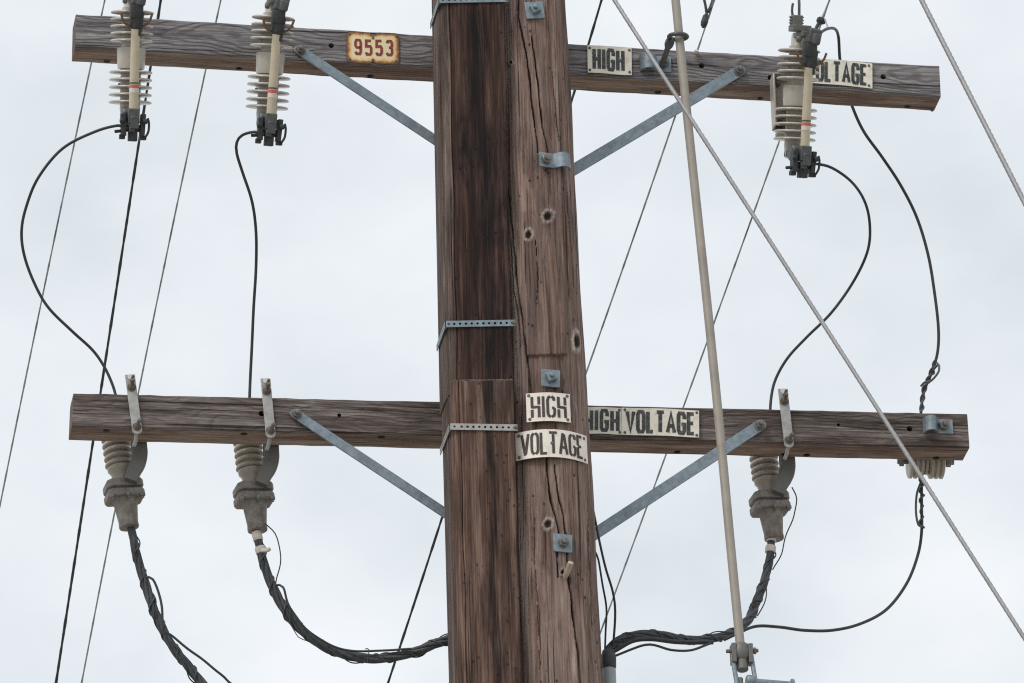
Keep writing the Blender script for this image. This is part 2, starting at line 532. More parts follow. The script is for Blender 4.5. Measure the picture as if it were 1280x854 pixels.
def build_pole():
    zt, zb = P(650, -60, 0).z, P(690, 900, 0).z
    zz = list(np.arange(0.0, zb, 0.25)) + list(np.arange(zb, zt, 0.003)) + list(np.arange(zt, 14.3, 0.15)) + [14.3]
    zz = np.array(zz)
    th = np.concatenate([np.arange(-100, 100, 0.9), np.arange(100, 260, 8.0)]) * math.pi / 180  # 0 = towards the street
    nz, nt = len(zz), len(th)
    ZZ, TT = np.meshgrid(zz, th, indexing='ij')
    t = (ZZ - PT.z) / ax.z
    rad = RTOP + (RBOT - RTOP) * t
    rad = np.where(t > 1, RBOT + (RBOT - RTOP) * 0.35 * (t - 1), rad)
    cx, cy = PT.x + ax.x * t, PT.y + ax.y * t
    # not a perfect cylinder: broad flats, slow wander, bumps along the grain
    d = 0.0035 * np.sin(3 * TT + 0.5 + 0.6 * ZZ) + 0.002 * np.sin(5 * TT + 1.7 - 0.9 * ZZ) + 0.0018 * np.sin(ZZ * 5.1 + 2 * TT) + 0.0010 * np.sin(ZZ * 13.7 + 7 * TT) + 0.0009 * np.sin(31 * TT + 2.2 * np.sin(ZZ * 2.1)) + 0.0006 * np.sin(57 * TT + 3 * np.sin(ZZ * 1.3))

    def pos(dd):
        return cx + np.sin(TT) * (rad + dd), cy - np.cos(TT) * (rad + dd), ZZ
    X, Y, Z = pos(0)
    # where each vertex stands in the photograph (used to measure where the cracks and knots lie on the wood)
    vx, vy, vz = X - CAM.x, Y - CAM.y, Z - CAM.z
    dep = vx * F.x + vy * F.y + vz * F.z
    px = 640 + (vx * RT.x + vy * RT.y + vz * RT.z) / dep / K
    py = 427 - (vx * UP.x + vy * UP.y + vz * UP.z) / dep / K
    front = (np.abs(TT) < 1.6) & (py > -70) & (py < 910)
    crack = np.zeros_like(px)
    for pts, w in CRACKS:
        pts = np.array(pts, float)
        L = pts[-1, 1] - pts[0, 1]
        cxp = np.interp(py, pts[:, 1], pts[:, 0]) + 0.5 * np.sin(py * 0.061 + w * 9) + 0.28 * np.sin(py * 0.173 + w * 5) + 0.15 * np.sin(py * 0.51)
        inside = (py > pts[0, 1]) & (py < pts[-1, 1])
        u = np.clip((py - pts[0, 1]) / L, 0, 1)
        ww = 0.58 * w * (0.35 + 0.75 * np.sin(math.pi * np.clip(u, 0.02, 0.98)) ** 0.5) * (1 + 0.25 * np.sin(py * 0.13 + w))
        c = np.clip(1.25 - np.abs(px - cxp) / ww, 0, 1) * inside
        crack = np.maximum(crack, c)
        # raised lip beside the crack
        d = d + 0.0012 * np.exp(-((px - cxp - 4) / 3.0) ** 2) * inside
    crack *= front
    d = d - 0.011 * np.clip(crack * 1.2, 0, 1)
    pale = np.zeros_like(px)
    core = np.zeros_like(px)
    for kx, ky, rx, ry, ro in KNOTS:
        q = np.sqrt(((px - kx) / rx) ** 2 + ((py - ky) / ry) ** 2)
        ang = np.arctan2(py - ky, px - kx)
        q2 = q * (1 + 0.07 * np.sin(2 * ang + kx) + 0.05 * np.sin(5 * ang + ky))
        core = np.maximum(core, np.clip((1.15 - q2) * 3, 0, 1))
        big = (0.62 + 0.18 * math.sin(kx)) if rx > 3 else 0.35
        pale = np.maximum(pale, big * np.exp(-((q2 - 1.62) / 0.42) ** 2) * (0.75 + 0.25 * np.sin(9 * ang + kx)))
        d = d + front * (0.004 * np.exp(-((q2 - 1.5) / 0.7) ** 2) - 0.006 * np.clip(1.2 - q2, 0, 1))
    # pale worn wood below the split peg; painted highlight along the left edge
    pale = np.maximum(pale, 0.5 * np.exp(-((px - (703 + 0.02 * (py - 750))) / 2.2) ** 2) * np.clip(1 - np.abs(py - 750) / 26, 0, 1))
    pale = np.maximum(pale, 0.55 * np.exp(-((px - 716) / 2.4) ** 2) * np.clip(1 - np.abs(py - 830) / 30, 0, 1))
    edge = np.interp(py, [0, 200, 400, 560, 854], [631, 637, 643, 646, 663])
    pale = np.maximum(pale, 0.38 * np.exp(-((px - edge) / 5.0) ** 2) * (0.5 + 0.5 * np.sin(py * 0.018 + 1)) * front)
    # shallow sawn gain: the wood steps back below y = 443
    gx = np.clip((px - 655) / 4, 0, 1) * np.clip((709 - px) / 5, 0, 1)
    gy = np.clip((py - (443 + 0.5 * np.sin(px * 0.09))) / 1.6, 0, 1) * np.clip((560 - py) / 110, 0, 1)
    d = d - 0.008 * gx * gy * front
    X, Y, Z = pos(d)
    verts = np.stack([X, Y, Z], -1).reshape(-1, 3)
    org = Vector((axis_at(0).x, axis_at(0).y, 0))
    verts = verts - np.array(org)
    i = np.arange(nz - 1)[:, None]
    j = np.arange(nt)[None, :]
    j2 = (j + 1) % nt
    quads = np.stack([i * nt + j, i * nt + j2, (i + 1) * nt + j2, (i + 1) * nt + j], -1).reshape(-1, 4)
    me = bpy.data.meshes.new('shaft')
    me.from_pydata(verts.tolist(), [], quads.tolist() + [list(range((nz - 1) * nt, nz * nt))])
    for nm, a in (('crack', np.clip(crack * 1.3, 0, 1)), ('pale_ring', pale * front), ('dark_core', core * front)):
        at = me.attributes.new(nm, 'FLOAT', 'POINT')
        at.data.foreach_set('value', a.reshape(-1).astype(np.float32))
    me.materials.append(M['pole'])
    me.shade_smooth()
    root = empty('utility_pole', org, 'thick weathered brown wooden utility pole with long cracks and pale ringed knots', 'utility pole')
    o = bpy.data.objects.new('shaft', me)
    C.objects.link(o)
    o.parent = root
    return root, org


pole, PO = build_pole()


def face_rot(nrm, roll=0.0):
    """axes for a plate lying on a surface: x sideways, y outward, z up"""
    y = Vector(nrm).normalized()
    x = y.cross(Vector((0, 0, 1))).normalized()
    z = x.cross(y)
    m_ = Matrix((x, y, z)).transposed()
    return m_ @ Matrix.Rotation(roll, 3, 'Y')


for (px, py, w, rl, nut) in ((668, 14, 0.056, 0.10, 4), (688, 474, 0.055, -0.05, 4), (703, 680, 0.056, -0.02, 6)):
    p, nr = pole_pt(px, py, 0.004)
    rot = face_rot(nr, rl)
    b = MB()
    b.box(p, (w, 0.007, w), rot)
    wo = b.build('square_washer', M['zinc'], pole, PO, bevel=0.0015)
    b = MB()
    q = p + nr * 0.0035
    if nut == 4:
        b.box(q + nr * 0.009, (0.027, 0.018, 0.027), rot @ Matrix.Rotation(0.35, 3, 'Y'))
        b.lathe(q + nr * 0.017, q + nr, [(0, 0.007), (0.010, 0.007), (0.012, 0.005)], 10)
        b.build('nut', M['zinc'], wo, PO, bevel=0.002)
    else:
        b.hexnut(q, nr, 0.016, 0.014, 0.012, 0.009)
        b.build('nut', M['bolt'], wo, PO)


def clip(mb, p, rot, w_flat, w_hump, height, hump, th=0.006, side=1):
    """strip of plate bent into a flat foot and a round hump (side=+1: hump on +x)"""
    prof = [(-w_flat / 2 * side, 0.0), (w_flat / 2 * side * 0.9, 0.0)]
    for k in range(1, 19):
        q = k / 18
        if q < 0.55:
            y = hump * (q / 0.55) ** 2 * (3 - 2 * q / 0.55)
        else:
            y = hump * math.sqrt(max(0.0, 1 - ((q - 0.55) / 0.45) ** 2))
        prof.append((side * (w_flat / 2 * 0.9 + w_hump * q), y))
    outl = [(x, y + th) for x, y in prof] + [(x, y) for x, y in reversed(prof)]
    # rebuild as offset strip
    top = []
    for i, (x, y) in enumerate(prof):
        a = prof[max(0, i - 1)]
        b_ = prof[min(len(prof) - 1, i + 1)]
        tx, ty = b_[0] - a[0], b_[1] - a[1]
        L = math.hypot(tx, ty) or 1
        nx, ny = -ty / L * side, tx / L * side
        top.append((x + nx * th, y + ny * th))
    m_ = len(prof)
    vs = []
    for (x, y) in top + prof:
        for z in (-height / 2, height / 2):
            vs.append(Vector(p) + rot @ Vector((x, y, z)))
    fs = []
    for i in range(m_ - 1):
        a, b_ = 2 * i, 2 * (i + 1)
        c, d = 2 * (m_ + i), 2 * (m_ + i + 1)
        fs += [(a, b_, b_ + 1, a + 1), (c, c + 1, d + 1, d), (a, c, d, b_), (a + 1, b_ + 1, d + 1, c + 1)]
    fs += [(0, 1, 2 * m_ + 1, 2 * m_), (2 * m_ - 2, 4 * m_ - 2, 4 * m_ - 1, 2 * m_ - 1)]
    mb.add(vs, fs)


# bent clip on the pole (flat foot at left, hump at right)
p, nr = pole_pt(678, 203, 0.003)
p2, nr2 = pole_pt(690, 203, 0.003)
rot = face_rot(nr2, 0.03)
# face_rot's x axis points to the viewer's left or right depending on the normal; find which
sgn = 1 if (rot @ Vector((1, 0, 0))).dot(RT) > 0 else -1
b = MB()
tx = rot @ Vector((sgn, 0, 0))
clip(b, p2 - tx * 0.022 + nr2 * 0.002, rot, 0.046, 0.050, 0.046, 0.022, side=sgn)
co = b.build('bent_clip', M['zinc'], pole, PO, smooth=50)
b = MB()
b.hexnut(p2 - tx * 0.026 + nr2 * 0.008, nr2, 0.015, 0.014, 0.010, 0.009, 8)
b.build('bolt_head', M['bolt'], co, PO)

p, nr = pole_pt(706, 722, -0.004)
b = MB()
b.tube(spline([p, p + nr * 0.02 + Vector((0.003, 0, 0.012)), p + nr * 0.045 + Vector((0.006, 0, 0.030))], 0.006), [0.008, 0.009, 0.0095, 0.0095, 0.009, 0.0085, 0.008, 0.0075, 0.007, 0.007, 0.007, 0.007, 0.007][:13] if False else 0.0085, 9)
b.build('wooden_peg', M['peg'], pole, PO)

# ------------------------------------------------------------------ wooden cable covers
YF = -0.128      # front board face
YB = 0.03        # where the side board ends


def cover(name, top_py, bot_py, lx, rx, grow, mats, label, cut, tarw=0.14):
    """box of boards: front board and left side board; lx, rx give the front face's edges at a pixel row"""
    rows = np.linspace(top_py, bot_py, 40)
    cen = P(600, (max(top_py, 0) + min(bot_py, 854)) / 2, 0)
    root = empty(name, cen, label, 'cable cover', 'wooden cable covers on the pole')
    fr = []
    for y in rows:
        a, b_ = P(lx(y), y, YF - grow), P(rx(y), y, YF - grow)
        fr.append((a, b_))
    # front board
    mb = MB()
    vs, fs, tar_shade = [], [], []
    NC = 26
    for i, (a, b_) in enumerate(fr):
        w = b_ - a
        g0 = 0.118 + 0.010 * math.sin(i * 0.9 + top_py)
        prof = [a + Vector((0.0, 0.030, 0)), a + Vector((0.000, 0.016, 0)), a + Vector((0.0025, 0.007, 0)), a + Vector((0.007, 0.002, 0)), a + w * g0 + Vector((0, 0.0006, 0)), a + w * (g0 + 0.014) + Vector((0, 0.006, 0)), a + w * (g0 + 0.03) + Vector((0, 0.001, 0))]
        tt = [0] * 7
        for k in range(1, NC + 1):
            f = g0 + 0.03 + (0.97 - g0 - 0.03) * k / NC
            prof.append(a + w * f + Vector((0, 0.0008 * math.sin(f * 37 + i * 0.3) + 0.0006 * math.sin(f * 90), 0)))
            c0 = 0.60 + 0.05 * math.sin(i * 0.7 + top_py)
            tt.append(0.85 * math.exp(-((f - c0) / tarw) ** 2) + 0.35 * (f > 0.86))  # streak down the middle; seam shade painted along the pole side
        prof += [b_ + Vector((-0.001, 0.002, 0)), b_ + Vector((0, 0.006, 0)), b_ + Vector((0, 0.030, 0))]
        tt += [0.3] * 3
        m_ = len(prof)
        if cut and i == 0:
            prof = [q + Vector((0, 0.004, cut[0] * k / m_)) for k, q in enumerate(prof)]
        if cut and i == 1:
            prof = [q + Vector((0, 0, (fr[0][0].z - fr[1][0].z) - 0.007 + cut[0] * k / m_)) for k, q in enumerate(prof)]
        vs += prof
        tar_shade += tt
    for i in range(len(fr) - 1):
        for k in range(m_):
            k2 = (k + 1) % m_
            fs.append((i * m_ + k, i * m_ + k2, (i + 1) * m_ + k2, (i + 1) * m_ + k))
    fs.append(tuple(range(m_ - 1, -1, -1)))
    fs.append(tuple(range((len(fr) - 1) * m_, len(fr) * m_)))
    mb.add(vs, fs)
    mb.mi = [1 if (q < m_ * (len(fr) - 1) and (((not cut) and q % m_ < 5) or (cut and q < m_))) else 0 for q in range(len(fs))]
    bo = mb.build('front_board', mats, root, cen, smooth=60)
    at = bo.data.attributes.new('tar_shade', 'FLOAT', 'POINT')
    at.data.foreach_set('value', np.array(tar_shade, np.float32))
    mb = MB()
    vs, fs = [], []
    for i, (a, b_) in enumerate(fr):
        prof = [a + Vector((0.0008, 0.0315, 0)), a + Vector((-0.003, 0.036, 0)), a + Vector((-0.004, 0.07, 0)), a + Vector((-0.004, YB - YF - 0.004, 0)), a + Vector((0.000, YB - YF, 0)), a + Vector((0.09, YB - YF, 0)), a + Vector((0.09, 0.0315, 0))]
        vs += prof
    m_ = 7
    for i in range(len(fr) - 1):
        for k in range(m_):
            k2 = (k + 1) % m_
            fs.append((i * m_ + k, i * m_ + k2, (i + 1) * m_ + k2, (i + 1) * m_ + k))
    fs.append(tuple(range(m_ - 1, -1, -1)))
    fs.append(tuple(range((len(fr) - 1) * m_, len(fr) * m_)))
    mb.add(vs, fs)
    mb.build('side_board', mats[1], root, cen, smooth=60)
    return root, cen


lin = lambda a, b_: (lambda y: a + (b_ - a) * y / 854.0)
g_up, c_up = cover('cable_cover', -420, 492, lin(551.5, 569), lin(631, 648), 0.0, (M['guard_up'], M['guard_side']), 'nearly black upper wooden cable cover strapped beside the pole', None, 0.20)
g_lo, c_lo = cover('cable_cover', 474, 1300, lin(550.5, 574), lin(629, 652.5), 0.014, (M['guard_low'], M['guard_side']), 'browner lower wooden cable cover with a pale sawn top edge below the middle strap', (0.003,), 0.13)


def strap(par, cen, pts, width, holes_px, mat, th=0.0025):
    """perforated band along a bent path with real holes"""
    pts = [Vector(p) for p in pts]
    seg = [(pts[i + 1] - pts[i]).length for i in range(len(pts) - 1)]
    tot = sum(seg)

    def at(u):
        i = 0
        while i < len(seg) - 1 and u > seg[i]:
            u -= seg[i]
            i += 1
        d = (pts[i + 1] - pts[i]).normalized()
        nrm = d.cross(Vector((0, 0, 1))).normalized()
        if nrm.dot(CAM - pts[i]) < 0:
            nrm = -nrm
        return pts[i] + d * u, nrm
    mb = MB()
    pitch, hr = 0.0172, 0.0040
    ncell = int(tot / pitch)
    cuts = [k * pitch for k in range(ncell + 1)]
    cum = 0
    for s_ in seg[:-1]:           # keep the bend on a cell edge
        cum += s_
        k = min(range(len(cuts)), key=lambda q: abs(cuts[q] - cum))
        cuts[k] = cum
    cuts[-1] = tot
    hw = width / 2

    def pos(u, v, w):
        p, nrm = at(min(max(u, 1e-5), tot - 1e-5))
        return p + Vector((0, 0, v)) + nrm * w
    for k in range(len(cuts) - 1):
        a, b_ = cuts[k], cuts[k + 1]
        uc = (a + b_) / 2
        for side in (0, 1):
            w = th if side else 0.0
            outer = [pos(a + 1e-5, -hw, w), pos(uc, -hw, w), pos(b_ - 1e-5, -hw, w), pos(b_ - 1e-5, 0, w), pos(b_ - 1e-5, hw, w), pos(uc, hw, w), pos(a + 1e-5, hw, w), pos(a + 1e-5, 0, w)]
            q = [(-.7, -.7), (0, -1), (.7, -.7), (1, 0), (.7, .7), (0, 1), (-.7, .7), (-1, 0)]
            inner = [pos(uc + x * hr, y * hr, w) for x, y in q]
            mb.add(outer + inner, [(i, (i + 1) % 8, 8 + (i + 1) % 8, 8 + i) for i in range(8)])
        mb.add([pos(a + 1e-5, s * hw, w) for s in (-1, 1) for w in (0, th)] + [pos(b_ - 1e-5, s * hw, w) for s in (-1, 1) for w in (0, th)], [(0, 1, 5, 4), (2, 6, 7, 3)])
        q = [(-.7, -.7), (0, -1), (.7, -.7), (1, 0), (.7, .7), (0, 1), (-.7, .7), (-1, 0)]
        mb.add([pos(uc + x * hr, y * hr, 0) for x, y in q] + [pos(uc + x * hr, y * hr, th) for x, y in q], [(i, (i + 1) % 8, 8 + (i + 1) % 8, 8 + i) for i in range(8)])
    return mb.build('perforated_strap', mat, par, cen)


def strap_on(par, cen, yr, yl, lx, rx, yf, mat, ext=5):
    a = P(rx(yr) + ext, yr, yf - 0.001)
    b_ = P(lx(yl) - 0.5, yl, yf - 0.001)
    c = Vector((b_.x - 0.0065, YB - 0.005, b_.z - 0.004))
    b_ = b_ + Vector((-0.005, -0.002, 0))
    s = strap(par, cen, [a, b_, c], 0.020, None, mat)
    k = MB()
    k.lathe(a + Vector((-0.004, -0.003, 0)), a + Vector((-0.004, -1, 0)), [(0, 0.006), (0.003, 0.006), (0.005, 0.003)], 10)
    k.build('nail_head', M['rust'], s, cen)
    return s


strap_on(g_up, c_up, 404, 406, lin(551.5, 569), lin(631, 648), YF, M['zinc'])
strap_on(g_up, c_up, -1, 1, lin(551.5, 569), lin(631, 648), YF, M['zinc'])
strap_on(g_lo, c_lo, 535, 534, lin(550.5, 574), lin(629, 652.5), YF - 0.014, M['zinc_light'], 3)

# ------------------------------------------------------------------ crossarms
YA = 0.11        # front faces of both arms
DEP = 0.098


class Arm:
    pass


def crossarm(fl, fr, bl, br, mats, label, holes_f, holes_u, seed):
    rnd = random.Random(seed)
    A, B = P(*fl, YA), P(*fr, YA)
    A2, B2 = P(*bl, YA), P(*br, YA)
    cen = (A + B) / 2
    root = empty('crossarm', cen, label, 'crossarm', 'crossarms on the pole')
    ns = 60
    mb = MB()
    vs, fs, mi = [], [], []
    ch = 0.006
    for i in range(ns + 1):
        t = i / ns
        tp = A.lerp(B, t)
        bt = A2.lerp(B2, t)
        w1, w2, w3 = (rnd.uniform(-.0006, .0006) for _ in range(3))
        up = (tp - bt).normalized()
        Y = Vector((0, 1, 0))
        c1 = ch * rnd.uniform(0.6, 1.2)
        prof = [bt + up * c1 + Y * w1, tp - up * c1 + Y * w2, tp + Y * c1 + up * w3, tp + Y * (DEP - c1) + up * w3, tp + Y * DEP - up * c1, bt + Y * DEP + up * c1, bt + Y * (DEP - c1) + up * w1, bt + Y * c1 + up * w2]
        vs += prof
    m_ = 8
    for i in range(ns):
        for k in range(m_):
            k2 = (k + 1) % m_
            mb.add([vs[i * m_ + k], vs[i * m_ + k2], vs[(i + 1) * m_ + k2], vs[(i + 1) * m_ + k]], [(0, 1, 2, 3)], 1 if k in (6,) else 0)
    mb.add(vs[:m_], [tuple(range(m_))], 2)
    mb.add(vs[-m_:], [tuple(range(m_))], 2)
    # weld
    me = bpy.data.meshes.new('beam')
    me.from_pydata([tuple(Vector(v) - cen) for v in mb.v], [], mb.f)
    for q in mats:
        me.materials.append(q)
    me.polygons.foreach_set('material_index', mb.mi)
    bm = bmesh.new()
    bm.from_mesh(me)
    bmesh.ops.remove_doubles(bm, verts=bm.verts, dist=1e-5)
    bmesh.ops.recalc_face_normals(bm, faces=bm.faces)
    bm.to_mesh(me)
    bm.free()
    # drilled holes
    cut = MB()
    for (x, y, r_) in holes_f:
        q = P(x, y, YA)
        cut.cyl(q + Vector((0, -0.02, 0)), q + Vector((0, 0.075, 0)), r_, 14)
    for (x, y, r_) in holes_u:
        # a pixel on the underside: find the depth at which the ray meets the bottom plane
        yy = YA + DEP / 2
        for _ in range(10):
            q = P(x, y, yy)
            t = (q.x - A2.x) / (B2.x - A2.x)
            zb = A2.z + (B2.z - A2.z) * t
            yy += (q.z - zb) * 2.0
            yy = min(max(yy, YA + 0.02), YA + DEP - 0.02)
        q = P(x, y, yy)
        q.z = zb
        cut.cyl(q + Vector((0, 0, -0.02)), q + Vector((0, 0, 0.07)), r_, 14)
    beam = bpy.data.objects.new('beam', me)
    C.objects.link(beam)
    beam.parent = root
    co = cut.build('hole cutter', mats[0], None)
    co.location = -cen
    bo = beam.modifiers.new('holes', 'BOOLEAN')
    bo.object = co
    bo.operation = 'DIFFERENCE'
    bo.solver = 'EXACT'
    # beam sits at the root's position, so give the cutter the same local frame while evaluating
    beam.parent = None
    dg = bpy.context.evaluated_depsgraph_get()
    dg.update()
    ev = bpy.data.meshes.new_from_object(beam.evaluated_get(dg))
    beam.modifiers.clear()
    beam.data = ev
    ev.name = 'beam'
    ev.shade_smooth()
    ev.set_sharp_from_angle(angle=R(28))
    beam.parent = root
    bpy.data.objects.remove(co)
    a = Arm()
    a.root, a.cen, a.A, a.B, a.A2, a.B2 = root, cen, A, B, A2, B2
    return a


up_arm = crossarm((95, 17), (1174, 82), (94, 59), (1176, 121), (M['arm_up'], M['arm_under'], M['arm_end']),
                  'silver grey upper crossarm with cathedral grain, carrying the three fuse cutouts',
                  [(414, 57, .0085), (877, 82, .009), (963, 97, .009), (1104, 96, .009)],
                  [(134, 69, .011), (299, 80, .011), (463, 89, .011), (822, 109, .011), (950, 117, .011), (1134, 127, .011)], 3)
lo_arm = crossarm((92, 491), (1209, 517), (90, 534), (1212, 560), (M['arm_low'], M['arm_under'], M['arm_end']),
                  'brown streaked lower crossarm carrying the three cable terminations',
                  [(327, 517, .009), (1137, 536, .009), (424, 519, .006), (1048, 531, .005)],
                  [(133, 544, .011), (305, 548, .011), (477, 553, .011), (846, 559, .011), (979, 562, .010), (1008, 563, .011), (1170, 566, .011)], 5)


def brace(arm, a, b_, px_w, y0, y1, bolt_at, nm='brace', ext=0.0):
    A, B = P(*a, y0), P(*b_, y1)
    d = (B - A).normalized()
    side = d.cross(Vector((0, -1, 0))).normalized()
    hw = px_w / 2 / ppm(A)
    mb = MB()
    # flat bar with a rounded end
    pts = []
    for k in range(9):
        q = math.pi / 2 + math.pi * k / 8
        pts.append(A + d * (math.cos(q) * hw) + side * (math.sin(q) * hw))
    pts += [B - side * hw, B + side * hw]
    mb.extrude(pts, (0, 0.006, 0))
    o = mb.build(nm, M['zinc'], arm.root, arm.cen, bevel=0.001)
    k = MB()
    q = A + d * 0.004
    k.lathe(q, q + Vector((0, -1, 0)), [(0, 0.017), (0.003, 0.017), (0.0031, 0.012)], 16)
    k.hexnut(q + Vector((0, -0.003, 0)), Vector((0.1, -1, -0.05)), 0.013, 0.011, 0.014, 0.007)
    k.build('bolt', M['bolt'], o, arm.cen)
    return o


yb = YA - 0.009
brace(up_arm, (374, 62), (590, 205), 12.8, yb, yb, None)
brace(up_arm, (925, 88), (690, 228), 14.5, yb, yb, None)
brace(lo_arm, (369, 517), (590, 663), 12.8, yb, yb, None)
brace(lo_arm, (951, 531), (715, 686), 14.5, yb, yb, None)

# bent clip and nut near the lower arm's right end
rotA = Matrix(((1, 0, 0), (0, -1, 0), (0, 0, 1)))


def arm_clip(arm, px, py, wf, wh, h, hump, side, bolt_dx):
    p = P(px, py, YA - 0.002)
    rot = Matrix((Vector((1, 0, 0)), Vector((0, -1, 0)), Vector((0, 0, 1)))).transposed()
    mb = MB()
    clip(mb, p, rot, wf, wh, h, hump, side=side)
    o = mb.build('bent_clip', M['zinc'], arm.root, arm.cen, smooth=50)
    k = MB()
    q = p + Vector((bolt_dx, -0.006, 0.002))
    k.hexnut(q, (0.15, -1, -0.05), 0.016, 0.015, 0.016, 0.009)
    k.build('bolt', M['bolt'], o, arm.cen)


arm_clip(lo_arm, 1181, 534, 0.046, 0.040, 0.046, 0.028, -1, -0.006)
arm_clip(up_arm, 829, 81, 0.046, 0.046, 0.052, 0.026, -1, 0.0)

k = MB()
q = P(1162, 133, YA + DEP - 0.012)
k.tube(spline([q + Vector((0, 0, 0.01)), q + Vector((0, 0, -0.008)), q + Vector((0.008, -0.004, -0.018))], 0.004), 0.003, 8)
k.build('bent_nail', M['bolt'], up_arm.root, up_arm.cen)
k = MB()
q = P(870, 67, YA)
k.lathe(q + Vector((0, 0.003, 0)), q + Vector((0, -1, 0.3)), [(0, 0.004), (0.006, 0.007), (0.013, 0.007), (0.017, 0.004)], 10)
k.build('staple_knob', M['tape'], up_arm.root, up_arm.cen)

# ------------------------------------------------------------------ eye bolt on the upper arm, round the fibreglass rod
def rod_y(py):
    return -0.055 - 0.20 * py / 854.0


ROD = [(752, -950), (790, -560), (829, -160), (844.5, 0), (850, 56), (857.5, 130), (868, 230), (885, 390), (900, 540), (914, 690), (925.5, 808)]
eye_c = P(847.5, 46, rod_y(46))
base = P(828, 79, YA - 0.03)
eb = empty('eye_bolt', base, 'dark steel eye bolt whose ring encircles the tall fibreglass rod', 'eye bolt')
k = MB()
ring = [eye_c + Vector((math.cos(q) * 0.027, math.sin(q) * 0.027, 0.004 * math.sin(q))) for q in [2 * math.pi * i / 28 for i in range(29)]]
k.tube(ring, 0.0065, 10)
k.build('ring', M['darkgrey'], eb, base)
k = MB()
e1 = eye_c + Vector((-0.020, 0.018, -0.004))
k.tube(spline([base + Vector((0, 0.02, 0)), base, base.lerp(e1, 0.6), e1], 0.01), 0.0085, 10)
mid = base.lerp(e1, 0.72)
k.lathe(mid, e1, [(0, 0.011), (0.012, 0.014), (0.03, 0.014), (0.04, 0.010)], 12)
k.build('shank', M['darkgrey'], eb, base)

# rod
rp = [P(x, y, rod_y(y)) for x, y in ROD]
rd = empty('guy_rod', rp[-1], 'long pale fibreglass strain rod hanging in front of both crossarms', 'strain rod')
k = MB()
k.tube(spline(rp, 0.02), 5.6 / ppm(rp[6]), 20)
k.build('rod_shaft', M['rod'], rd, rp[-1])
yr = rod_y(820)
dn = (rp[-1] - rp[-2]).normalized()
o = rp[-1]
k = MB()   # end fitting: collar with two lugs
k.lathe(o - dn * 0.004, o + dn, [(0, 0.021), (0.006, 0.026), (0.028, 0.028), (0.042, 0.024), (0.05, 0.018)], 20)
for s in (-1, 1):
    k.box(o + dn * 0.028 + Vector((s * 0.024, -0.004, 0)), (0.013, 0.036, 0.058))
k.lathe(o + dn * 0.046, o + dn, [(0, 0.0175), (0.030, 0.0165), (0.032, 0.014)], 18)
k.build('end_fitting', M['bracket'], rd, o, bevel=0.003)
k = MB()
k.cyl(o + dn * 0.022 + Vector((-0.045, -0.01, 0.0)), o + dn * 0.022 + Vector((0.047, -0.014, 0.004)), 0.0055, 10)
k.hexnut(o + dn * 0.022 + Vector((0.034, -0.013, 0.003)), (1, 0, 0.05), 0.010, 0.007, 0, 0)
k.build('pin', M['rust'], rd, o)
k = MB()
for s in (-1, 1):
    a0 = o + dn * 0.03 + Vector((s * 0.0275, -0.006, 0))
    k = MB()
    k.tube(spline([a0, a0 + dn * 0.07 + Vector((0.004, 0, 0)), a0 + dn * 0.15 + Vector((0.010, 0, 0))], 0.02), 0.0068, 10)
    k.build('link', M['zinc'], rd, o)

# spool carried by the link
sp = P(938, 853, yr - 0.005)
st = empty('guy_spool', sp, 'grey steel spool hanging in the link under the fibreglass rod', 'spool')
k = MB()
sx = Vector((1, 0.05, -0.03)).normalized()
k.lathe(sp - sx * 0.012, sp + sx, [(0, 0.018), (0.004, 0.021), (0.020, 0.021), (0.024, 0.012), (0.128, 0.012), (0.130, 0.020), (0.137, 0.020), (0.139, 0.015)], 20)
k.build('spool_body', M['zinc'], st, sp)
k = MB()
q = P(925, 852, yr - 0.005)
k.lathe(q + Vector((0, 0, 0.012)), q + Vector((0, 0, -1)), [(0, 0.006), (0.003, 0.009), (0.10, 0.009)], 12)
k.build('shackle_bolt', M['steel_dull'], st, sp)

# ------------------------------------------------------------------ guy wires in front
def run_on(pts, length, step, at_end=True):
    """carry a wire straight on beyond the stretch the photo shows"""
    a, b_ = (pts[-1], pts[-3]) if at_end else (pts[0], pts[2])
    d = (a - b_).normalized()
    if d.z < -0.05:
        length = min(length, (a.z - 0.05) / -d.z)
    more = [a + d * (step * k) for k in range(1, int(length / step))]
    return pts + more if at_end else more[::-1] + pts


def guy(l, rpx, label, extra=None):
    pts = wpath(l, 0.006)
    mid = pts[len(pts) // 2]
    pts = run_on(pts, 30, 0.022)
    k = MB()
    k.tube(pts, rpx / ppm(mid), 18, lay=6, depth=0.22, pitch=0.11)
    c = mid
    return tag(k.build('guy_wire', M['guy'], None, c, smooth=60), label, 'guy wire', 'diagonal steel guy strands')


guy([(648, -190, -0.11), (768, 0, -0.32), (1024, 397, -0.52), (1280, 797, -0.72), (1420, 1015, -0.83)], 2.9, 'long steel guy strand crossing diagonally in front of the fibreglass rod')
guy([(660, -985, 0.0), (860, -585, -0.1), (1060, -185, -0.2), (1152, 0, -0.28), (1280, 252, -0.4), (1400, 490, -0.5)], 3.4, 'short stretch of steel guy strand beyond the right end of the upper crossarm')


# ------------------------------------------------------------------ fuse cutouts
def shed(mb, a, b_, core, zs, rr, z0, z1, th=0.0085):
    prof = [(0, core)]
    for z in zs:
        t = z - z0
        prof += [(t - th * 0.62, core), (t - th * 0.48, core + 0.006), (t - th * 0.36, rr * 0.95), (t - th * 0.24, rr * 0.99), (t, rr), (t + th * 0.26, rr * 0.98), (t + th * 0.42, rr * 0.93), (t + th * 0.66, core + 0.008), (t + th * 0.9, core)]
    prof.append((z1 - z0, core))
    mb.lathe(a, b_, prof, 40)


TILT = R(23)      # the insulators lean out from the arm, top towards the street


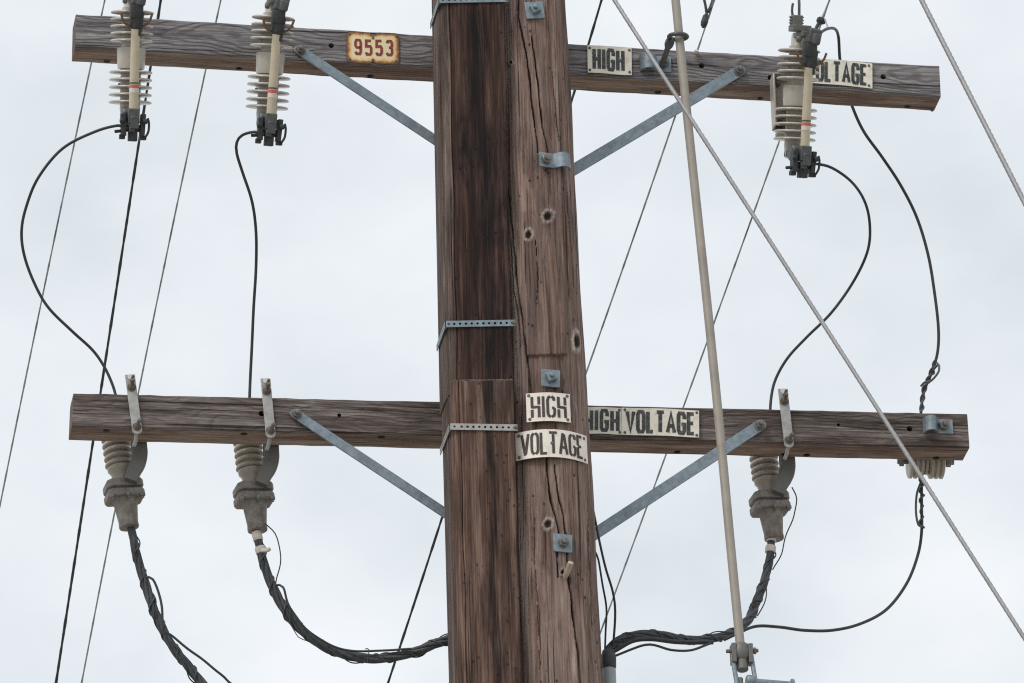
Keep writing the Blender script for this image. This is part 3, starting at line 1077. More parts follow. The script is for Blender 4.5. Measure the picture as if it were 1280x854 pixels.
def make_cutout():
    t = empty('fuse_cutout', (0, 0, 0), '', 'fuse cutout', 'porcelain fuse cutouts')
    k = MB()
    shed(k, (0, 0, 0.028), (0, 0, 1), 0.0295, [0.050, 0.0705, 0.091, 0.1115, 0.132], 0.0620, 0.028, 0.146)
    k.build('upper_insulator', M['porcelain'], t)
    k = MB()
    k.lathe((0, 0, 0.144), (0, 0, 1), [(0, 0.028), (0.003, 0.0255), (0.034, 0.0245), (0.039, 0.021), (0.040, 0.016)], 24)
    k.build('top_cap', M['porcelain'], t)
    k = MB()
    shed(k, (0, 0, -0.142), (0, 0, 1), 0.0295, [-0.126, -0.1045, -0.083, -0.0615, -0.040], 0.0620, -0.142, -0.026)
    k.build('lower_insulator', M['porcelain'], t)
    k = MB()
    k.lathe((0, 0, -0.182), (0, 0, 1), [(0, 0.020), (0.002, 0.0255), (0.040, 0.030), (0.042, 0.028)], 24)
    k.build('bottom_cap', M['porcelain'], t)
    k = MB()
    k.lathe((0, 0, -0.031), (0, 0, 1), [(0, 0.030), (0.001, 0.0375), (0.005, 0.039), (0.057, 0.042), (0.061, 0.0405), (0.062, 0.031)], 28)
    k.build('mounting_band', M['porcelain'], t)
    un = Matrix.Rotation(-TILT, 3, 'X')      # bracket pieces stay upright against the arm
    k = MB()
    k.box(un @ Vector((0.012, 0.070, -0.005)), (0.030, 0.075, 0.026), un)
    k.box(un @ Vector((0.012, 0.117, 0.0)), (0.044, 0.010, 0.085), un)
    k.build('bracket', M['bracket'], t, bevel=0.002)
    k = MB()
    k.cyl(un @ Vector((-0.022, 0.112, -0.036)), un @ Vector((-0.022, 0.095, -0.036)), 0.007, 10)
    k.build('bracket_bolt', M['bolt'], t)
    # fuse tube
    ty = -0.095
    k = MB()
    k.lathe((0, ty, -0.156), (0, ty, 1), [(0, 0.0135), (0.245, 0.0125)], 20)
    tu = k.build('fuse_tube', M['tube'], t)
    k = MB()
    k.lathe((0, ty, -0.0915), (0, ty, 1), [(0, 0.0135), (0, 0.0140), (0.0085, 0.0140), (0.0085, 0.0135)], 20)
    k.build('red_label', M['red'], tu)
    k = MB()
    k.lathe((0, ty, -0.105), (0, ty, 1), [(0, 0.0135), (0, 0.0138), (0.0135, 0.0138), (0.0135, 0.0135)], 20)
    k.build('white_label', M['white'], tu)
    k = MB()
    k.lathe((0, ty, -0.079), (0, ty, 1), [(0, 0.0133), (0, 0.0143), (0.0035, 0.0143), (0.0035, 0.0133)], 20)
    k.build('tube_ring', M['darkgrey'], tu)
    # upper contact: dark sleeve, spring leaf and side plate
    k = MB()
    k.lathe((0.002, ty, 0.076), (0.002, ty, 1), [(0, 0.0135), (0.004, 0.0165), (0.030, 0.0165), (0.034, 0.0195), (0.070, 0.0195), (0.074, 0.015)], 16)
    k.box((-0.011, ty + 0.006, 0.118), (0.010, 0.03, 0.072))
    k.box((0.0145, ty + 0.000, 0.092), (0.010, 0.022, 0.070), Matrix.Rotation(0.12, 3, 'Y'))
    k.build('upper_contact', M['dark'], t, bevel=0.0025)
    k = MB()
    k.box((0.008, ty + 0.002, 0.168), (0.040, 0.044, 0.046), Matrix.Rotation(0.16, 3, 'Y'))
    k.box((0.012, ty - 0.018, 0.160), (0.026, 0.012, 0.034), Matrix.Rotation(0.16, 3, 'Y'))
    k.build('contact_hood', M['darkgrey'], t, bevel=0.006, segs=3)
    k = MB()
    k.box((-0.010, ty + 0.05, 0.176), (0.026, 0.09, 0.016))
    k.lathe((-0.024, ty + 0.02, 0.160), (-1, ty + 0.02, 0.162), [(0, 0.010), (0.010, 0.010), (0.013, 0.006)], 10)
    k.build('contact_arm', M['bracket'], t, bevel=0.003)
    k = MB()
    k.box((-0.020, -0.055, 0.192), (0.056, 0.045, 0.018))
    k.box((-0.034, -0.060, 0.212), (0.030, 0.032, 0.034))
    for z in (0.207, 0.215, 0.224):
        k.box((-0.034, -0.060, z), (0.040, 0.024, 0.004))
    k.build('top_terminal', M['bracket'], t, bevel=0.002)
    for s in (-1, 1):
        k = MB()
        pts = [(s * 0.016, ty, 0.086), (s * 0.029, ty - 0.008, 0.090), (s * 0.039, ty - 0.014, 0.103), (s * 0.045, ty - 0.018, 0.122)]
        k.tube(spline(pts, 0.005), 0.0036, 8)
        k.build('arcing_horn', M['horn'], t)
    # lower hinge
    k = MB()
    k.box((0.0, ty + 0.000, -0.172), (0.033, 0.034, 0.044))
    k.box((0.002, ty - 0.012, -0.190), (0.024, 0.02, 0.036))
    k.box((-0.004, ty - 0.004, -0.206), (0.018, 0.022, 0.022))
    k.lathe((-0.030, ty + 0.045, -0.168), (-0.006, ty + 0.045, -0.168), [(0, 0.022), (0.004, 0.026), (0.020, 0.026), (0.024, 0.022)], 18)
    k.build('hinge', M['darkgrey'], t, bevel=0.003)
    k = MB()
    k.box((-0.016, ty + 0.060, -0.168), (0.020, 0.10, 0.020))
    k.build('hinge_arm', M['dark'], t, bevel=0.003)
    k = MB()
    for s in (-1, 1):
        k.box((s * 0.0275, ty + 0.010, -0.196), (0.014, 0.034, 0.064), Matrix.Rotation(s * 0.05, 3, 'Y'))
        k.lathe((s * 0.026, ty - 0.008, -0.186), (s * 0.05, ty - 0.008, -0.186), [(0, 0.008), (0.012, 0.008), (0.014, 0.005)], 10)
    k.box((0.0, ty + 0.010, -0.226), (0.026, 0.026, 0.032))
    k.box((-0.030, ty + 0.010, -0.230), (0.016, 0.022, 0.014))
    k.box((0.030, ty + 0.010, -0.232), (0.018, 0.022, 0.012))
    k.box((0.0, ty + 0.014, -0.205), (0.066, 0.018, 0.020))
    k.cyl((-0.052, ty + 0.01, -0.216), (-0.02, ty + 0.01, -0.212), 0.005, 8)
    k.build('trunnion', M['dark'], t, bevel=0.002)
    k = MB()
    k.tube(spline([(0.034, ty - 0.004, -0.232), (0.043, ty - 0.006, -0.215), (0.044, ty - 0.008, -0.190), (0.040, ty - 0.008, -0.176)], 0.005), 0.0034, 8)
    k.build('lifting_ring', M['dark'], t)
    return t


cut0 = make_cutout()
YC = -0.02
CUTS = [((164, 73.5), 0.0, -0.016, 'straight ribbed fuse cutout nearest the end of the upper crossarm left of the number plate'),
        ((337.5, 80), 0.03, 0.022, 'tilted ribbed fuse cutout beside the brace bolt and nearest the number plate'),
        ((996, 120.5), 0.13, -0.037, 'ribbed fuse cutout with a side bracket, partly hiding the upper VOLTAGE plate')]
for i, ((x, y), rz, ry, lab) in enumerate(CUTS):
    o = cut0 if i == 0 else copy_tree(cut0)
    o.location = P(x, y, YC)
    o.rotation_euler = (TILT, ry, rz)
    o.scale = (1.03, 1.03, 1.03)
    o['label'] = lab
# the third one also shows its flanged side bracket
un = o.rotation_euler.to_matrix().inverted()
k = MB()
k.box(un @ Vector((-0.030, 0.100, 0.018)), (0.052, 0.008, 0.165), un)
k.box(un @ Vector((-0.0535, 0.075, 0.018)), (0.006, 0.05, 0.165), un)
k.box(un @ Vector((-0.026, 0.100, -0.072)), (0.036, 0.040, 0.014), un)
k.box(un @ Vector((-0.022, 0.080, 0.102)), (0.056, 0.05, 0.005), un)
k.build('side_bracket', M['polymer'], o, bevel=0.002)
for z in (0.085, -0.055):
    k = MB()
    k.hexnut(un @ Vector((-0.036, 0.096, z)), un @ Vector((0, -1, 0)), 0.010, 0.009, 0.012, 0.006)
    k.build('bracket_bolt', M['rust'], o)


# ------------------------------------------------------------------ cable terminations
def make_termination():
    """local frame: x along the arm, y=0 the arm's front face, z=0 the arm's lower edge"""
    t = empty('cable_termination', (0, 0, 0), '', 'cable termination', 'cable terminations under the lower crossarm')
    k = MB()
    a0, a1 = Vector((0.028, -0.004, 0.166)), Vector((0.042, -0.004, -0.010))
    d = (a1 - a0).normalized()
    s = d.cross(Vector((0, 1, 0))).normalized()
    hw = 0.0145
    pts = [a0 - d * hw * 0.2 + s * hw, a0 - d * hw * 0.2 - s * hw]
    for q in range(7):
        an = math.pi * q / 6
        pts.append(a1 - s * hw * math.cos(an) + d * hw * 0.7 * math.sin(an))
    k.extrude(pts, (0, -0.0055, 0))
    pl = k.build('clamp_plate', M['zinc_light'], t, bevel=0.001)
    for f, sx, sz in ((0.22, 0.05, 0.4), (0.93, 0.2, 0.3)):
        k = MB()
        q = a0.lerp(a1, f) + Vector((0, -0.0055, 0))
        k.lathe(q + Vector((0, 0.001, 0)), q + Vector((0, -1, 0)), [(0, 0.013), (0.003, 0.013), (0.0031, 0.009)], 14)
        k.hexnut(q, (sx, -1, sz), 0.0100, 0.010, 0.024, 0.0058)
        k.build('clamp_bolt', M['rust'], pl)
    k = MB()
    q = a0.lerp(a1, 0.10) + Vector((0.003, -0.004, -0.004))
    k.tube(spline([q, q + Vector((0.0, -0.012, 0.004)), q + Vector((0.003, -0.018, 0.014))], 0.004), 0.0048, 8)
    k.build('hook_end', M['rust'], pl)
    k = MB()
    q = a0.lerp(a1, 0.03) + Vector((0, -0.0058, 0))
    k.cyl(q, q + Vector((0, -0.0012, 0)), 0.0085, 14)
    k.build('slot', M['white'], pl)
    k = MB()
    k.tube(spline([(0.040, 0.0, -0.016), (0.039, 0.012, -0.030), (0.036, 0.03, -0.040)], 0.006), 0.006, 8)
    k.build('hook', M['zinc_light'], pl)
    # ribbed insulator behind the arm, tilted
    top = Vector((-0.008, 0.185, 0.16))
    bot = Vector((0.032, 0.185, -0.245))
    w = (bot - top).normalized()
    L = (bot - top).length
    u = lambda z: (0.16 - z) / 0.405 * L
    prof = [(0, 0.022), (0.01, 0.026)]
    for i in range(7):
        z = 0.094 - i * 0.0205
        rr = 0.0425
        prof += [(u(z) - 0.0085, rr - 0.012), (u(z) - 0.0045, rr - 0.003), (u(z), rr), (u(z) + 0.0055, rr + 0.0005), (u(z) + 0.0075, rr - 0.004), (u(z) + 0.0085, rr - 0.012)]
    prof += [(u(-0.0395), 0.031), (u(-0.041), 0.038), (u(-0.052), 0.037), (u(-0.058), 0.031), (u(-0.072), 0.0275), (u(-0.085), 0.026)]
    k = MB()
    k.lathe(top, bot, prof, 32)
    k.build('ribbed_insulator', M['polymer'], t)
    k = MB()
    k.cyl(top + Vector((0, 0, 0.012)), top + Vector((0, 0, -0.005)), 0.010, 10)
    k.build('terminal_stud', M['bolt'], t)
    # two-part square flange
    X = Vector((1, 0, 0))
    rot = Matrix.Rotation(-math.atan2(w.x, -w.z), 3, 'Y') @ rotz(0.10)
    c = top + w * u(-0.092)
    k = MB()
    oct_ = [(-.054, -.030), (-.044, -.046), (.044, -.046), (.054, -.030), (.054, .030), (.044, .046), (-.044, .046), (-.054, .030)]
    k.extrude([c + rot @ Vector((x, y, 0)) for x, y in oct_], rot @ Vector((0, 0, -0.024)))
    fl = k.build('flange', M['steel_dull'], t, bevel=0.004)
    k = MB()
    k.extrude([c + rot @ Vector((x * .93, y * .93, -0.024)) for x, y in oct_], rot @ Vector((0, 0, -0.006)))
    k.build('gasket', M['rubber'], fl)
    k = MB()
    k.extrude([c + rot @ Vector((x * 1.01, y * 1.01, -0.030)) for x, y in oct_], rot @ Vector((0, 0, -0.024)))
    k.build('lower_flange', M['steel_dull'], fl, bevel=0.005)
    for x, y in ((-.045, -.040), (.043, -.040), (-.0, -.047)):
        q = c + rot @ Vector((x, y, -0.050))
        k = MB()
        k.hexnut(q, rot @ Vector((0, 0, -1)), 0.009, 0.010, 0.006, 0.005)
        k.build('flange_bolt', M['bolt'], fl)
    k = MB()
    k.lathe(top + w * u(-0.140), bot, [(0, 0.046), (0.006, 0.038), (0.012, 0.0355), (0.075, 0.0285), (0.087, 0.0295), (0.092, 0.0285), (0.093, 0.022)], 28)
    k.build('cone_body', M['steel_dull'], t)
    # curved bracket from the arm's back down to the flange
    k = MB()
    path = spline([(0.062, 0.110, 0.055), (0.062, 0.110, 0.0), (0.063, 0.112, -0.025), (0.058, 0.114, -0.052), (0.044, 0.118, -0.080), (0.034, 0.122, -0.108)], 0.008)
    fr = []
    for i, p_ in enumerate(path):
        a = path[max(0, i - 1)]
        b_ = path[min(len(path) - 1, i + 1)]
        dd = (b_ - a).normalized()
        nn = dd.cross(Vector((0, 1, 0))).normalized()
        f = i / (len(path) - 1)
        h_ = 0.0225 - 0.004 * max(0, f - 0.7) / 0.3
        fr.append((p_ - nn * h_, p_ + nn * h_))
    vs, fs = [], []
    for a, b_ in fr:
        vs += [a, a + Vector((0.003, -0.005, 0)), b_ + Vector((-0.003, -0.005, 0)), b_, b_ + Vector((0, 0.022, 0)), a + Vector((0, 0.022, 0))]
    for i in range(len(fr) - 1):
        for q in range(6):
            q2 = (q + 1) % 6
            fs.append((i * 6 + q, i * 6 + q2, (i + 1) * 6 + q2, (i + 1) * 6 + q))
    fs += [(5, 4, 3, 2, 1, 0), tuple(range((len(fr) - 1) * 6, len(fr) * 6))]
    k.add(vs, fs)
    k.build('curved_bracket', M['bracket'], t, bevel=0.0015)
    k = MB()
    k.box((0.060, 0.104, 0.030), (0.05, 0.010, 0.05))
    return t


term0 = make_termination()
TERMS = [((153, 536), 0.06, 0.0, 'cable termination with the long dark cable, outermost under the lower crossarm end without the clip'),
         ((320, 540), -0.01, 0.02, 'cable termination with white tape and a loose wire, beside the left brace bolt'),
         ((968, 552), -0.035, 0.0, 'cable termination with banded white tape, between the right brace and the spool insulator')]
for i, ((x, y), ry, rz, lab) in enumerate(TERMS):
    o = term0 if i == 0 else copy_tree(term0)
    o.location = P(x, y, YA)
    o.rotation_euler = (0, -ry * 0.6, rz)
    o['label'] = lab


# ------------------------------------------------------------------ signs
GL = {
    'H': [[(0, 0), (0, 1)], [(1, 0), (1, 1)], [(0, .5), (1, .5)]],
    'I': [[(.5, 0), (.5, 1)]],
    'G': [[(1, .72), (1, .87), (.8, 1), (.2, 1), (0, .87), (0, .13), (.2, 0), (.8, 0), (1, .13), (1, .44), (.5, .44)]],
    'V': [[(0, 1), (.5, 0), (1, 1)]],
    'O': [[(.5, 1), (.2, 1), (0, .87), (0, .13), (.2, 0), (.8, 0), (1, .13), (1, .87), (.8, 1), (.5, 1)]],
    'L': [[(0, 1), (0, 0), (1, 0)]],
    'T': [[(.5, 0), (.5, .95)], [(-.05, 1), (1.05, 1)]],
    'A': [[(0, 0), (.5, 1), (1, 0)], [(.2, .32), (.8, .32)]],
    'E': [[(1, 1), (0, 1), (0, 0), (1, 0)], [(0, .52), (.85, .52)]],
    '9': [[(.02, .14), (.2, 0), (.8, 0), (1, .14), (1, .86), (.8, 1), (.2, 1), (0, .86), (0, .58), (.2, .46), (.95, .46)]],
    '5': [[(.95, 1), (.05, 1), (.05, .58), (.8, .6), (1, .48), (1, .13), (.8, 0), (.2, 0), (0, .14)]],
    '3': [[(.02, .86), (.2, 1), (.8, 1), (.97, .88), (.97, .64), (.8, .53), (.4, .53)], [(.8, .53), (1, .42), (1, .13), (.8, 0), (.2, 0), (0, .14)]],
}
STEN = {
    'H': [[(0, 0), (0, .38)], [(0, .46), (0, 1)], [(1, 0), (1, .54)], [(1, .62), (1, 1)], [(.05, .5), (.95, .5)]],
    'I': [[(.5, 0), (.5, 1)]],
    'G': [[(.95, .80), (.9, .93), (.6, 1)], [(.42, 1), (.1, .93), (0, .8), (0, .2), (.1, .07), (.4, 0)], [(.55, 0), (.9, .07), (1, .2), (1, .44)], [(.65, .44), (1, .44)]],
    'V': [[(0, 1), (.46, 0)], [(.56, .06), (1, 1)]],
    'O': [[(.4, 1), (.1, .92), (0, .8), (0, .2), (.1, .08), (.4, 0)], [(.6, 0), (.9, .08), (1, .2), (1, .8), (.9, .92), (.6, 1)]],
    'L': [[(0, 1), (0, 0), (1, 0)]],
    'T': [[(.5, 0), (.5, .92)], [(-.05, 1), (1.05, 1)]],
    'A': [[(0, 0), (.45, 1)], [(.6, .95), (1, 0)], [(.3, .32), (.72, .32)]],
    'E': [[(.9, 1), (0, 1), (0, .56)], [(0, .46), (0, 0), (1, 0)], [(.1, .52), (.75, .52)]],
}


def ribbon(line, hw):
    """left and right edges of a flat stroke with mitred bends"""
    L, Rr = [], []
    n = len(line)
    for i in range(n):
        p = Vector((*line[i], 0))
        d1 = (p - Vector((*line[i - 1], 0))).normalized() if i else None
        d2 = (Vector((*line[i + 1], 0)) - p).normalized() if i < n - 1 else None
        if d1 is None:
            d1 = d2
        if d2 is None:
            d2 = d1
        n1, n2 = Vector((-d1.y, d1.x, 0)), Vector((-d2.y, d2.x, 0))
        mm = n1 + n2
        mm = mm.normalized() if mm.length > 1e-6 else n1
        k = min(1 / max(mm.dot(n1), 0.3), 1.6) * hw
        L.append((p.x + mm.x * k, p.y + mm.y * k))
        Rr.append((p.x - mm.x * k, p.y - mm.y * k))
    return L, Rr


def letters(text, fn, x0, x1, y0, y1, stroke, glyphs, gap=0.32, hgt=0.0012, narrow='I', arch=None, jitter=0.0, rnd=None):
    """raised strokes of a word set between x0..x1, y0..y1 of a plate; fn(u, v, w) gives the point"""
    mb = MB()
    ws = [(0.04 if c in narrow else {'T': 1.12, 'A': 1.15, 'V': 1.1, 'L': 0.85, 'E': 0.9}.get(c, 1.0)) for c in text]
    tot = sum(ws) + gap * (len(text) - 1)
    unit = (x1 - x0) / tot
    x = x0
    cnt = 0
    for c, wd in zip(text, ws):
        gw = unit * wd
        for line in glyphs[c]:
            pl = []
            for i in range(len(line)):
                a = (x + line[i][0] * gw, y0 + line[i][1] * (y1 - y0))
                pl.append(a)
            L, Rr = ribbon(pl, stroke / 2)
            wz = hgt + 0.00012 * (cnt % 4)
            cnt += 1
            m_ = len(pl)
            vs = [fn(a, b_, wz) for a, b_ in L] + [fn(a, b_, wz) for a, b_ in Rr] + [fn(a, b_, 0.0002) for a, b_ in L] + [fn(a, b_, 0.0002) for a, b_ in Rr]
            fs = []
            for i in range(m_ - 1):
                fs += [(i, i + 1, m_ + i + 1, m_ + i), (2 * m_ + i, 2 * m_ + i + 1, i + 1, i), (m_ + i, m_ + i + 1, 3 * m_ + i + 1, 3 * m_ + i)]
            fs += [(0, m_, 3 * m_, 2 * m_), (m_ - 1, 3 * m_ - 1, 4 * m_ - 1, 2 * m_ - 1)]
            mb.add(vs, fs)
        x += unit * (wd + gap)
    return mb


def plate(fn, w, h, th=0.0022, nu=28, nv=14, outline=None, warp=None):
    """thin sheet; outline(u01, side) moves the top / bottom edge"""
    mb = MB()
    vs, fs, rim = [], [], []
    for lay in (0, 1):
        for j in range(nv + 1):
            for i in range(nu + 1):
                u = i / nu
                v = j / nv
                if outline:
                    lo, hi = outline(u)
                else:
                    lo, hi = 0.0, 1.0
                vv = lo + (hi - lo) * v
                vs.append(fn(u * w, vv * h, 0.0 if lay == 0 else -th))
                rim.append(min(1.0, max(0.0, 1.0 - min(u * w, (1 - u) * w, v * h, (1 - v) * h) / (0.24 * h))))
    n1 = (nu + 1) * (nv + 1)
    for j in range(nv):
        for i in range(nu):
            a = j * (nu + 1) + i
            q = (a, a + 1, a + nu + 2, a + nu + 1)
            fs.append(q)
            fs.append(tuple(n1 + k for k in reversed(q)))
    edge = [i for i in range(nu + 1)] + [j * (nu + 1) + nu for j in range(1, nv + 1)] + [nv * (nu + 1) + i for i in range(nu - 1, -1, -1)] + [j * (nu + 1) for j in range(nv - 1, 0, -1)]
    for i in range(len(edge)):
        a, b_ = edge[i], edge[(i + 1) % len(edge)]
        fs.append((a, n1 + a, n1 + b_, b_))
    mb.add(vs, fs)
    return mb, rim


def flat_sign(corners, yy, text, lab, mats, tx, ty, stroke, glyphs=GL, outline=None, rimmed=False, bend=0.0, cat='warning sign', name='warning_sign', group='high voltage plates', nails=(), gap=0.32, seed=1):
    """sign on an arm's front face; corners = TL, TR, BL pixels"""
    TL, TR, BL = (P(*c, yy) for c in corners)
    ex, ey = (TR - TL), (TL - BL)
    w, h = ex.length, ey.length
    ex, ey = ex / w, ey / h
    nz = Vector((0, -1, 0))
    rnd = random.Random(seed)
    ph = [rnd.uniform(0, 6) for _ in range(4)]

    def fn(u, v, o):
        wv = bend * (0.5 * math.sin(u / w * 5.3 + ph[0]) + 0.4 * math.sin(v / h * 3 + u / w * 2 + ph[1]) + 0.9)
        wob = 0.0012 * math.sin(u / w * 7 + ph[2])
        return BL + ex * u + ey * (v + wob) + nz * (o + wv + 0.0015)
    cen = (TR + BL) / 2
    root = empty(name, cen, lab, cat, group)
    mb, rim = plate(fn, w, h, outline=outline)
    pl = mb.build('plate', mats[0], root, cen, smooth=60)
    if rimmed:
        at = pl.data.attributes.new('rim', 'FLOAT', 'POINT')
        at.data.foreach_set('value', np.array(rim, np.float32))
    lt = letters(text, lambda u, v, o: fn(u * w, v * h, o), tx[0], tx[1], ty[0], ty[1], stroke, glyphs, gap)
    # strokes live in plate fractions: rescale the stroke so that it is equal both ways
    lt2 = letters(text, fn, tx[0] * w, tx[1] * w, ty[0] * h, ty[1] * h, stroke * h, glyphs, gap)
    lt2.build('lettering', mats[1], root, cen)
    for (u, v) in nails:
        k = MB()
        q = fn(u * w, v * h, 0.0)
        k.lathe(q, q + nz, [(0, 0.0045), (0.0016, 0.0042), (0.0024, 0.002)], 10)
        k.build('nail', M['rust'], root, cen)
    return root


def lobes(u):
    """number plate outline: notches at mid top and bottom, rounded corners"""
    d = 0.10 * math.exp(-((u - 0.5) / 0.05) ** 2)
    c = min(u, 1 - u)
    r_ = 0.05
    e = 0.0
    if c < r_:
        e = 0.14 * (1 - math.sqrt(max(0, 1 - (1 - c / r_) ** 2)))
    return d * 0.6 + e, 1 - d - e


ys = YA - 0.003
flat_sign([(433, 39), (499, 42.5), (433, 78)], ys, '9553', 'small cream number plate with rusted orange rim reading 9553', (M['rusty'], M['redink']), (.17, .86), (.29, .73), .075, outline=lobes, rimmed=True, cat='number plate', name='number_plate', group=None, nails=((.06, .9), (.5, .82), (.94, .9), (.06, .1), (.5, .12), (.94, .1)), gap=1.0, seed=3)
W4 = ((.05, .9), (.95, .9), (.05, .1), (.95, .1))
flat_sign([(734, 57), (789, 60.5), (734.5, 91)], ys, 'HIGH', 'cream HIGH plate on the upper crossarm just right of the pole', (M['cream'], M['ink']), (.15, .80), (.15, .86), .115, nails=W4, gap=0.85, bend=0.002, seed=11)
flat_sign([(1003, 71.5), (1090, 80), (1003, 102.5)], ys, 'VOLTAGE', 'cream VOLTAGE plate on the upper crossarm behind the fuse cutout', (M['cream'], M['ink']), (.08, .91), (.14, .87), .115, nails=W4, gap=0.72, bend=0.002, seed=12)
flat_sign([(727, 509), (778, 510.5), (727, 542)], ys, 'HIGH', 'cream HIGH plate on the lower crossarm partly tucked behind the pole', (M['cream'], M['ink']), (.10, .88), (.13, .86), .125, nails=((.92, .92), (.93, .08)), gap=0.85, bend=0.002, seed=13)
flat_sign([(777, 510), (873.5, 513.5), (777, 543.5)], ys - 0.003, 'VOLTAGE', 'cream VOLTAGE plate on the lower crossarm beside the fibreglass rod', (M['cream'], M['ink']), (.07, .93), (.13, .86), .125, nails=((.04, .92), (.04, .08), (.5, .5), (.97, .92), (.97, .08)), gap=0.72, bend=0.002, seed=14)


def pole_sign(pxl, pxr, pyt, pyb, text, lab, tx, ty, stroke, arch, nails, tilt=0.0, gap=0.62):
    pa, na = pole_pt((pxl + pxr) / 2, (pyt + pyb) / 2)
    z0 = pole_pt((pxl + pxr) / 2, pyb)[0].z
    z1 = pole_pt((pxl + pxr) / 2, pyt)[0].z
    h = z1 - z0
    zc = (z0 + z1) / 2
    c, r_ = axis_at(zc), rad_at(zc) + 0.006
    a0 = math.atan2(pole_pt(pxl, (pyt + pyb) / 2)[0].x - c.x, -(pole_pt(pxl, (pyt + pyb) / 2)[0].y - c.y))
    a1 = math.atan2(pole_pt(pxr, (pyt + pyb) / 2)[0].x - c.x, -(pole_pt(pxr, (pyt + pyb) / 2)[0].y - c.y))
    w = (a1 - a0) * r_

    def fn(u, v, o):
        a = a0 + (a1 - a0) * u / w
        z = z0 + v + tilt * (u - w / 2)
        cc = axis_at(z)
        # the sheet is springy: it bends a little less than the pole and lifts at its ends
        lift = 0.004 * (2 * u / w - 1) ** 4
        rr = rad_at(z) + 0.0105 + o + lift
        return Vector((cc.x + math.sin(a) * rr, cc.y - math.cos(a) * rr, z))
    cen = fn(w / 2, h / 2, 0)
    root = empty('warning_sign', cen, lab, 'warning sign', 'high voltage plates')
    mb, rim = plate(fn, w, h)
    mb.build('plate', M['bone'], root, cen, smooth=60)
    letters(text, fn, tx[0] * w, tx[1] * w, ty[0] * h, ty[1] * h, stroke * h, STEN, gap).build('lettering', M['brownink'], root, cen)
    for (u, v) in nails:
        k = MB()
        q = fn(u * w, v * h, 0.0)
        q2 = fn(u * w, v * h, 1.0)
        k.lathe(q, q2, [(0, 0.005), (0.0016, 0.0046), (0.0028, 0.002)], 10)
        k.build('nail', M['rust'], root, cen)
    return root


pole_sign(660, 709.5, 492.5, 528, 'HIGH', 'pale embossed HIGH plate nailed round the pole', (.13, .88), (.14, .86), .085, 0, ((.06, .92), (.94, .92), (.07, .09), (.93, .09)), tilt=0.0)
pole_sign(648, 728.5, 538.5, 573, 'VOLTAGE', 'pale curved VOLTAGE plate wrapped round the pole front', (.09, .91), (.13, .88), .085, 0, ((.05, .88), (.95, .88), (.05, .1), (.95, .1), (.48, .5)), gap=0.52)

# ------------------------------------------------------------------ spool insulator behind the lower arm's right end
sc_ = P(1157, 577, YA + DEP + 0.09)
si = empty('spool_insulator', sc_, 'pale grooved spool insulator behind the lower crossarm end with the bent clip', 'insulator')
k = MB()
ex = Vector((1, -0.05, 0.0)).normalized()
prof = [(0, 0.030)]
x = 0.0
for i in range(7):
    w_ = 0.0155
    rr = 0.052 if i not in (3,) else 0.040
    prof += [(x + 0.001, rr - 0.006), (x + 0.004, rr), (x + w_ - 0.004, rr), (x + w_ - 0.001, rr - 0.006)]
    x += w_
prof.append((x, 0.030))
k.lathe(sc_ - ex * (x / 2), sc_ + ex, prof, 28)
k.build('grooved_body', M['polymer'], si, sc_)
k = MB()
k.cyl(sc_ - ex * 0.085, sc_ + ex * 0.085, 0.009, 12)
k.hexnut(sc_ - ex * 0.066, -ex, 0.016, 0.014, 0, 0)
k.hexnut(sc_ + ex * 0.062, ex, 0.016, 0.014, 0, 0)
k.build('through_bolt', M['bolt'], si, sc_)
k = MB()
for s in (-1, 1):
    k = MB()
    k.tube(spline([sc_ + ex * (s * 0.068), sc_ + ex * (s * 0.074) + Vector((0, -0.04, 0.03)), sc_ + ex * (s * 0.05) + Vector((0, -0.088, 0.055))], 0.01), 0.009, 8)
    k.build('clevis', M['steel_dull'], si, sc_)

# ------------------------------------------------------------------ wires
def wire(name, l, rpx, mat, label, cat='wire', group=None, n=10, step=0.012, parent=None, org=None, wob=0.0):
    pts = wpath(l, step)
    if wob:
        pts = [p + Vector((wob * math.sin(i * 0.31) + wob * .6 * math.sin(i * 0.83), 0, wob * math.sin(i * 0.23 + 1))) for i, p in enumerate(pts)]
    k = MB()
    k.tube(pts, rpx / ppm(pts[len(pts) // 2]), n)
    c = pts[len(pts) // 2]
    if parent:
        return k.build(name, mat, parent, org)
    return tag(k.build(name, mat, None, c, smooth=60), label, cat, group)


JG = 'black jumper wires between the crossarms'
yj = -0.06
wire('jumper_wire', [(160, 161, -0.03), (148, 157, -0.03), (118, 165, 0.0), (78, 186, 0.04), (48, 222, 0.08), (33, 258, 0.13), (27, 288, 0.16), (30, 318, 0.19), (42, 352, 0.22), (60, 384, 0.24), (90, 414, 0.26), (115, 437, 0.28), (130, 458, 0.29), (141, 482, 0.295), (146, 502, 0.295), (147, 520, 0.295)], 1.85, M['jumper'], 'black jumper wire bulging far outward past the crossarm ends', group=JG)
wire('jumper_wire', [(330, 168, -0.03), (318, 165, -0.03), (303, 169, -0.01), (296, 178, 0.01), (296, 192, 0.03), (303, 215, 0.06), (315, 252, 0.1), (320, 290, 0.15), (320, 335, 0.2), (317, 385, 0.24), (315, 430, 0.27), (313, 470, 0.29), (312, 495, 0.295), (311, 522, 0.295)], 1.85, M['jumper'], 'nearly straight black jumper wire with a small hook, beside the left brace', group=JG)
wire('jumper_wire', [(1008, 206, -0.03), (1020, 205, -0.03), (1040, 210, -0.01), (1064, 227, 0.02), (1080, 250, 0.03), (1087, 278, 0.08), (1085, 312, 0.12), (1068, 350, 0.17), (1040, 390, 0.21), (1008, 422, 0.25), (985, 447, 0.27), (970, 473, 0.29), (964, 497, 0.295), (962, 530, 0.295)], 1.8, M['jumper'], 'black S-shaped jumper wire crossed by the long guy strand', group=JG)
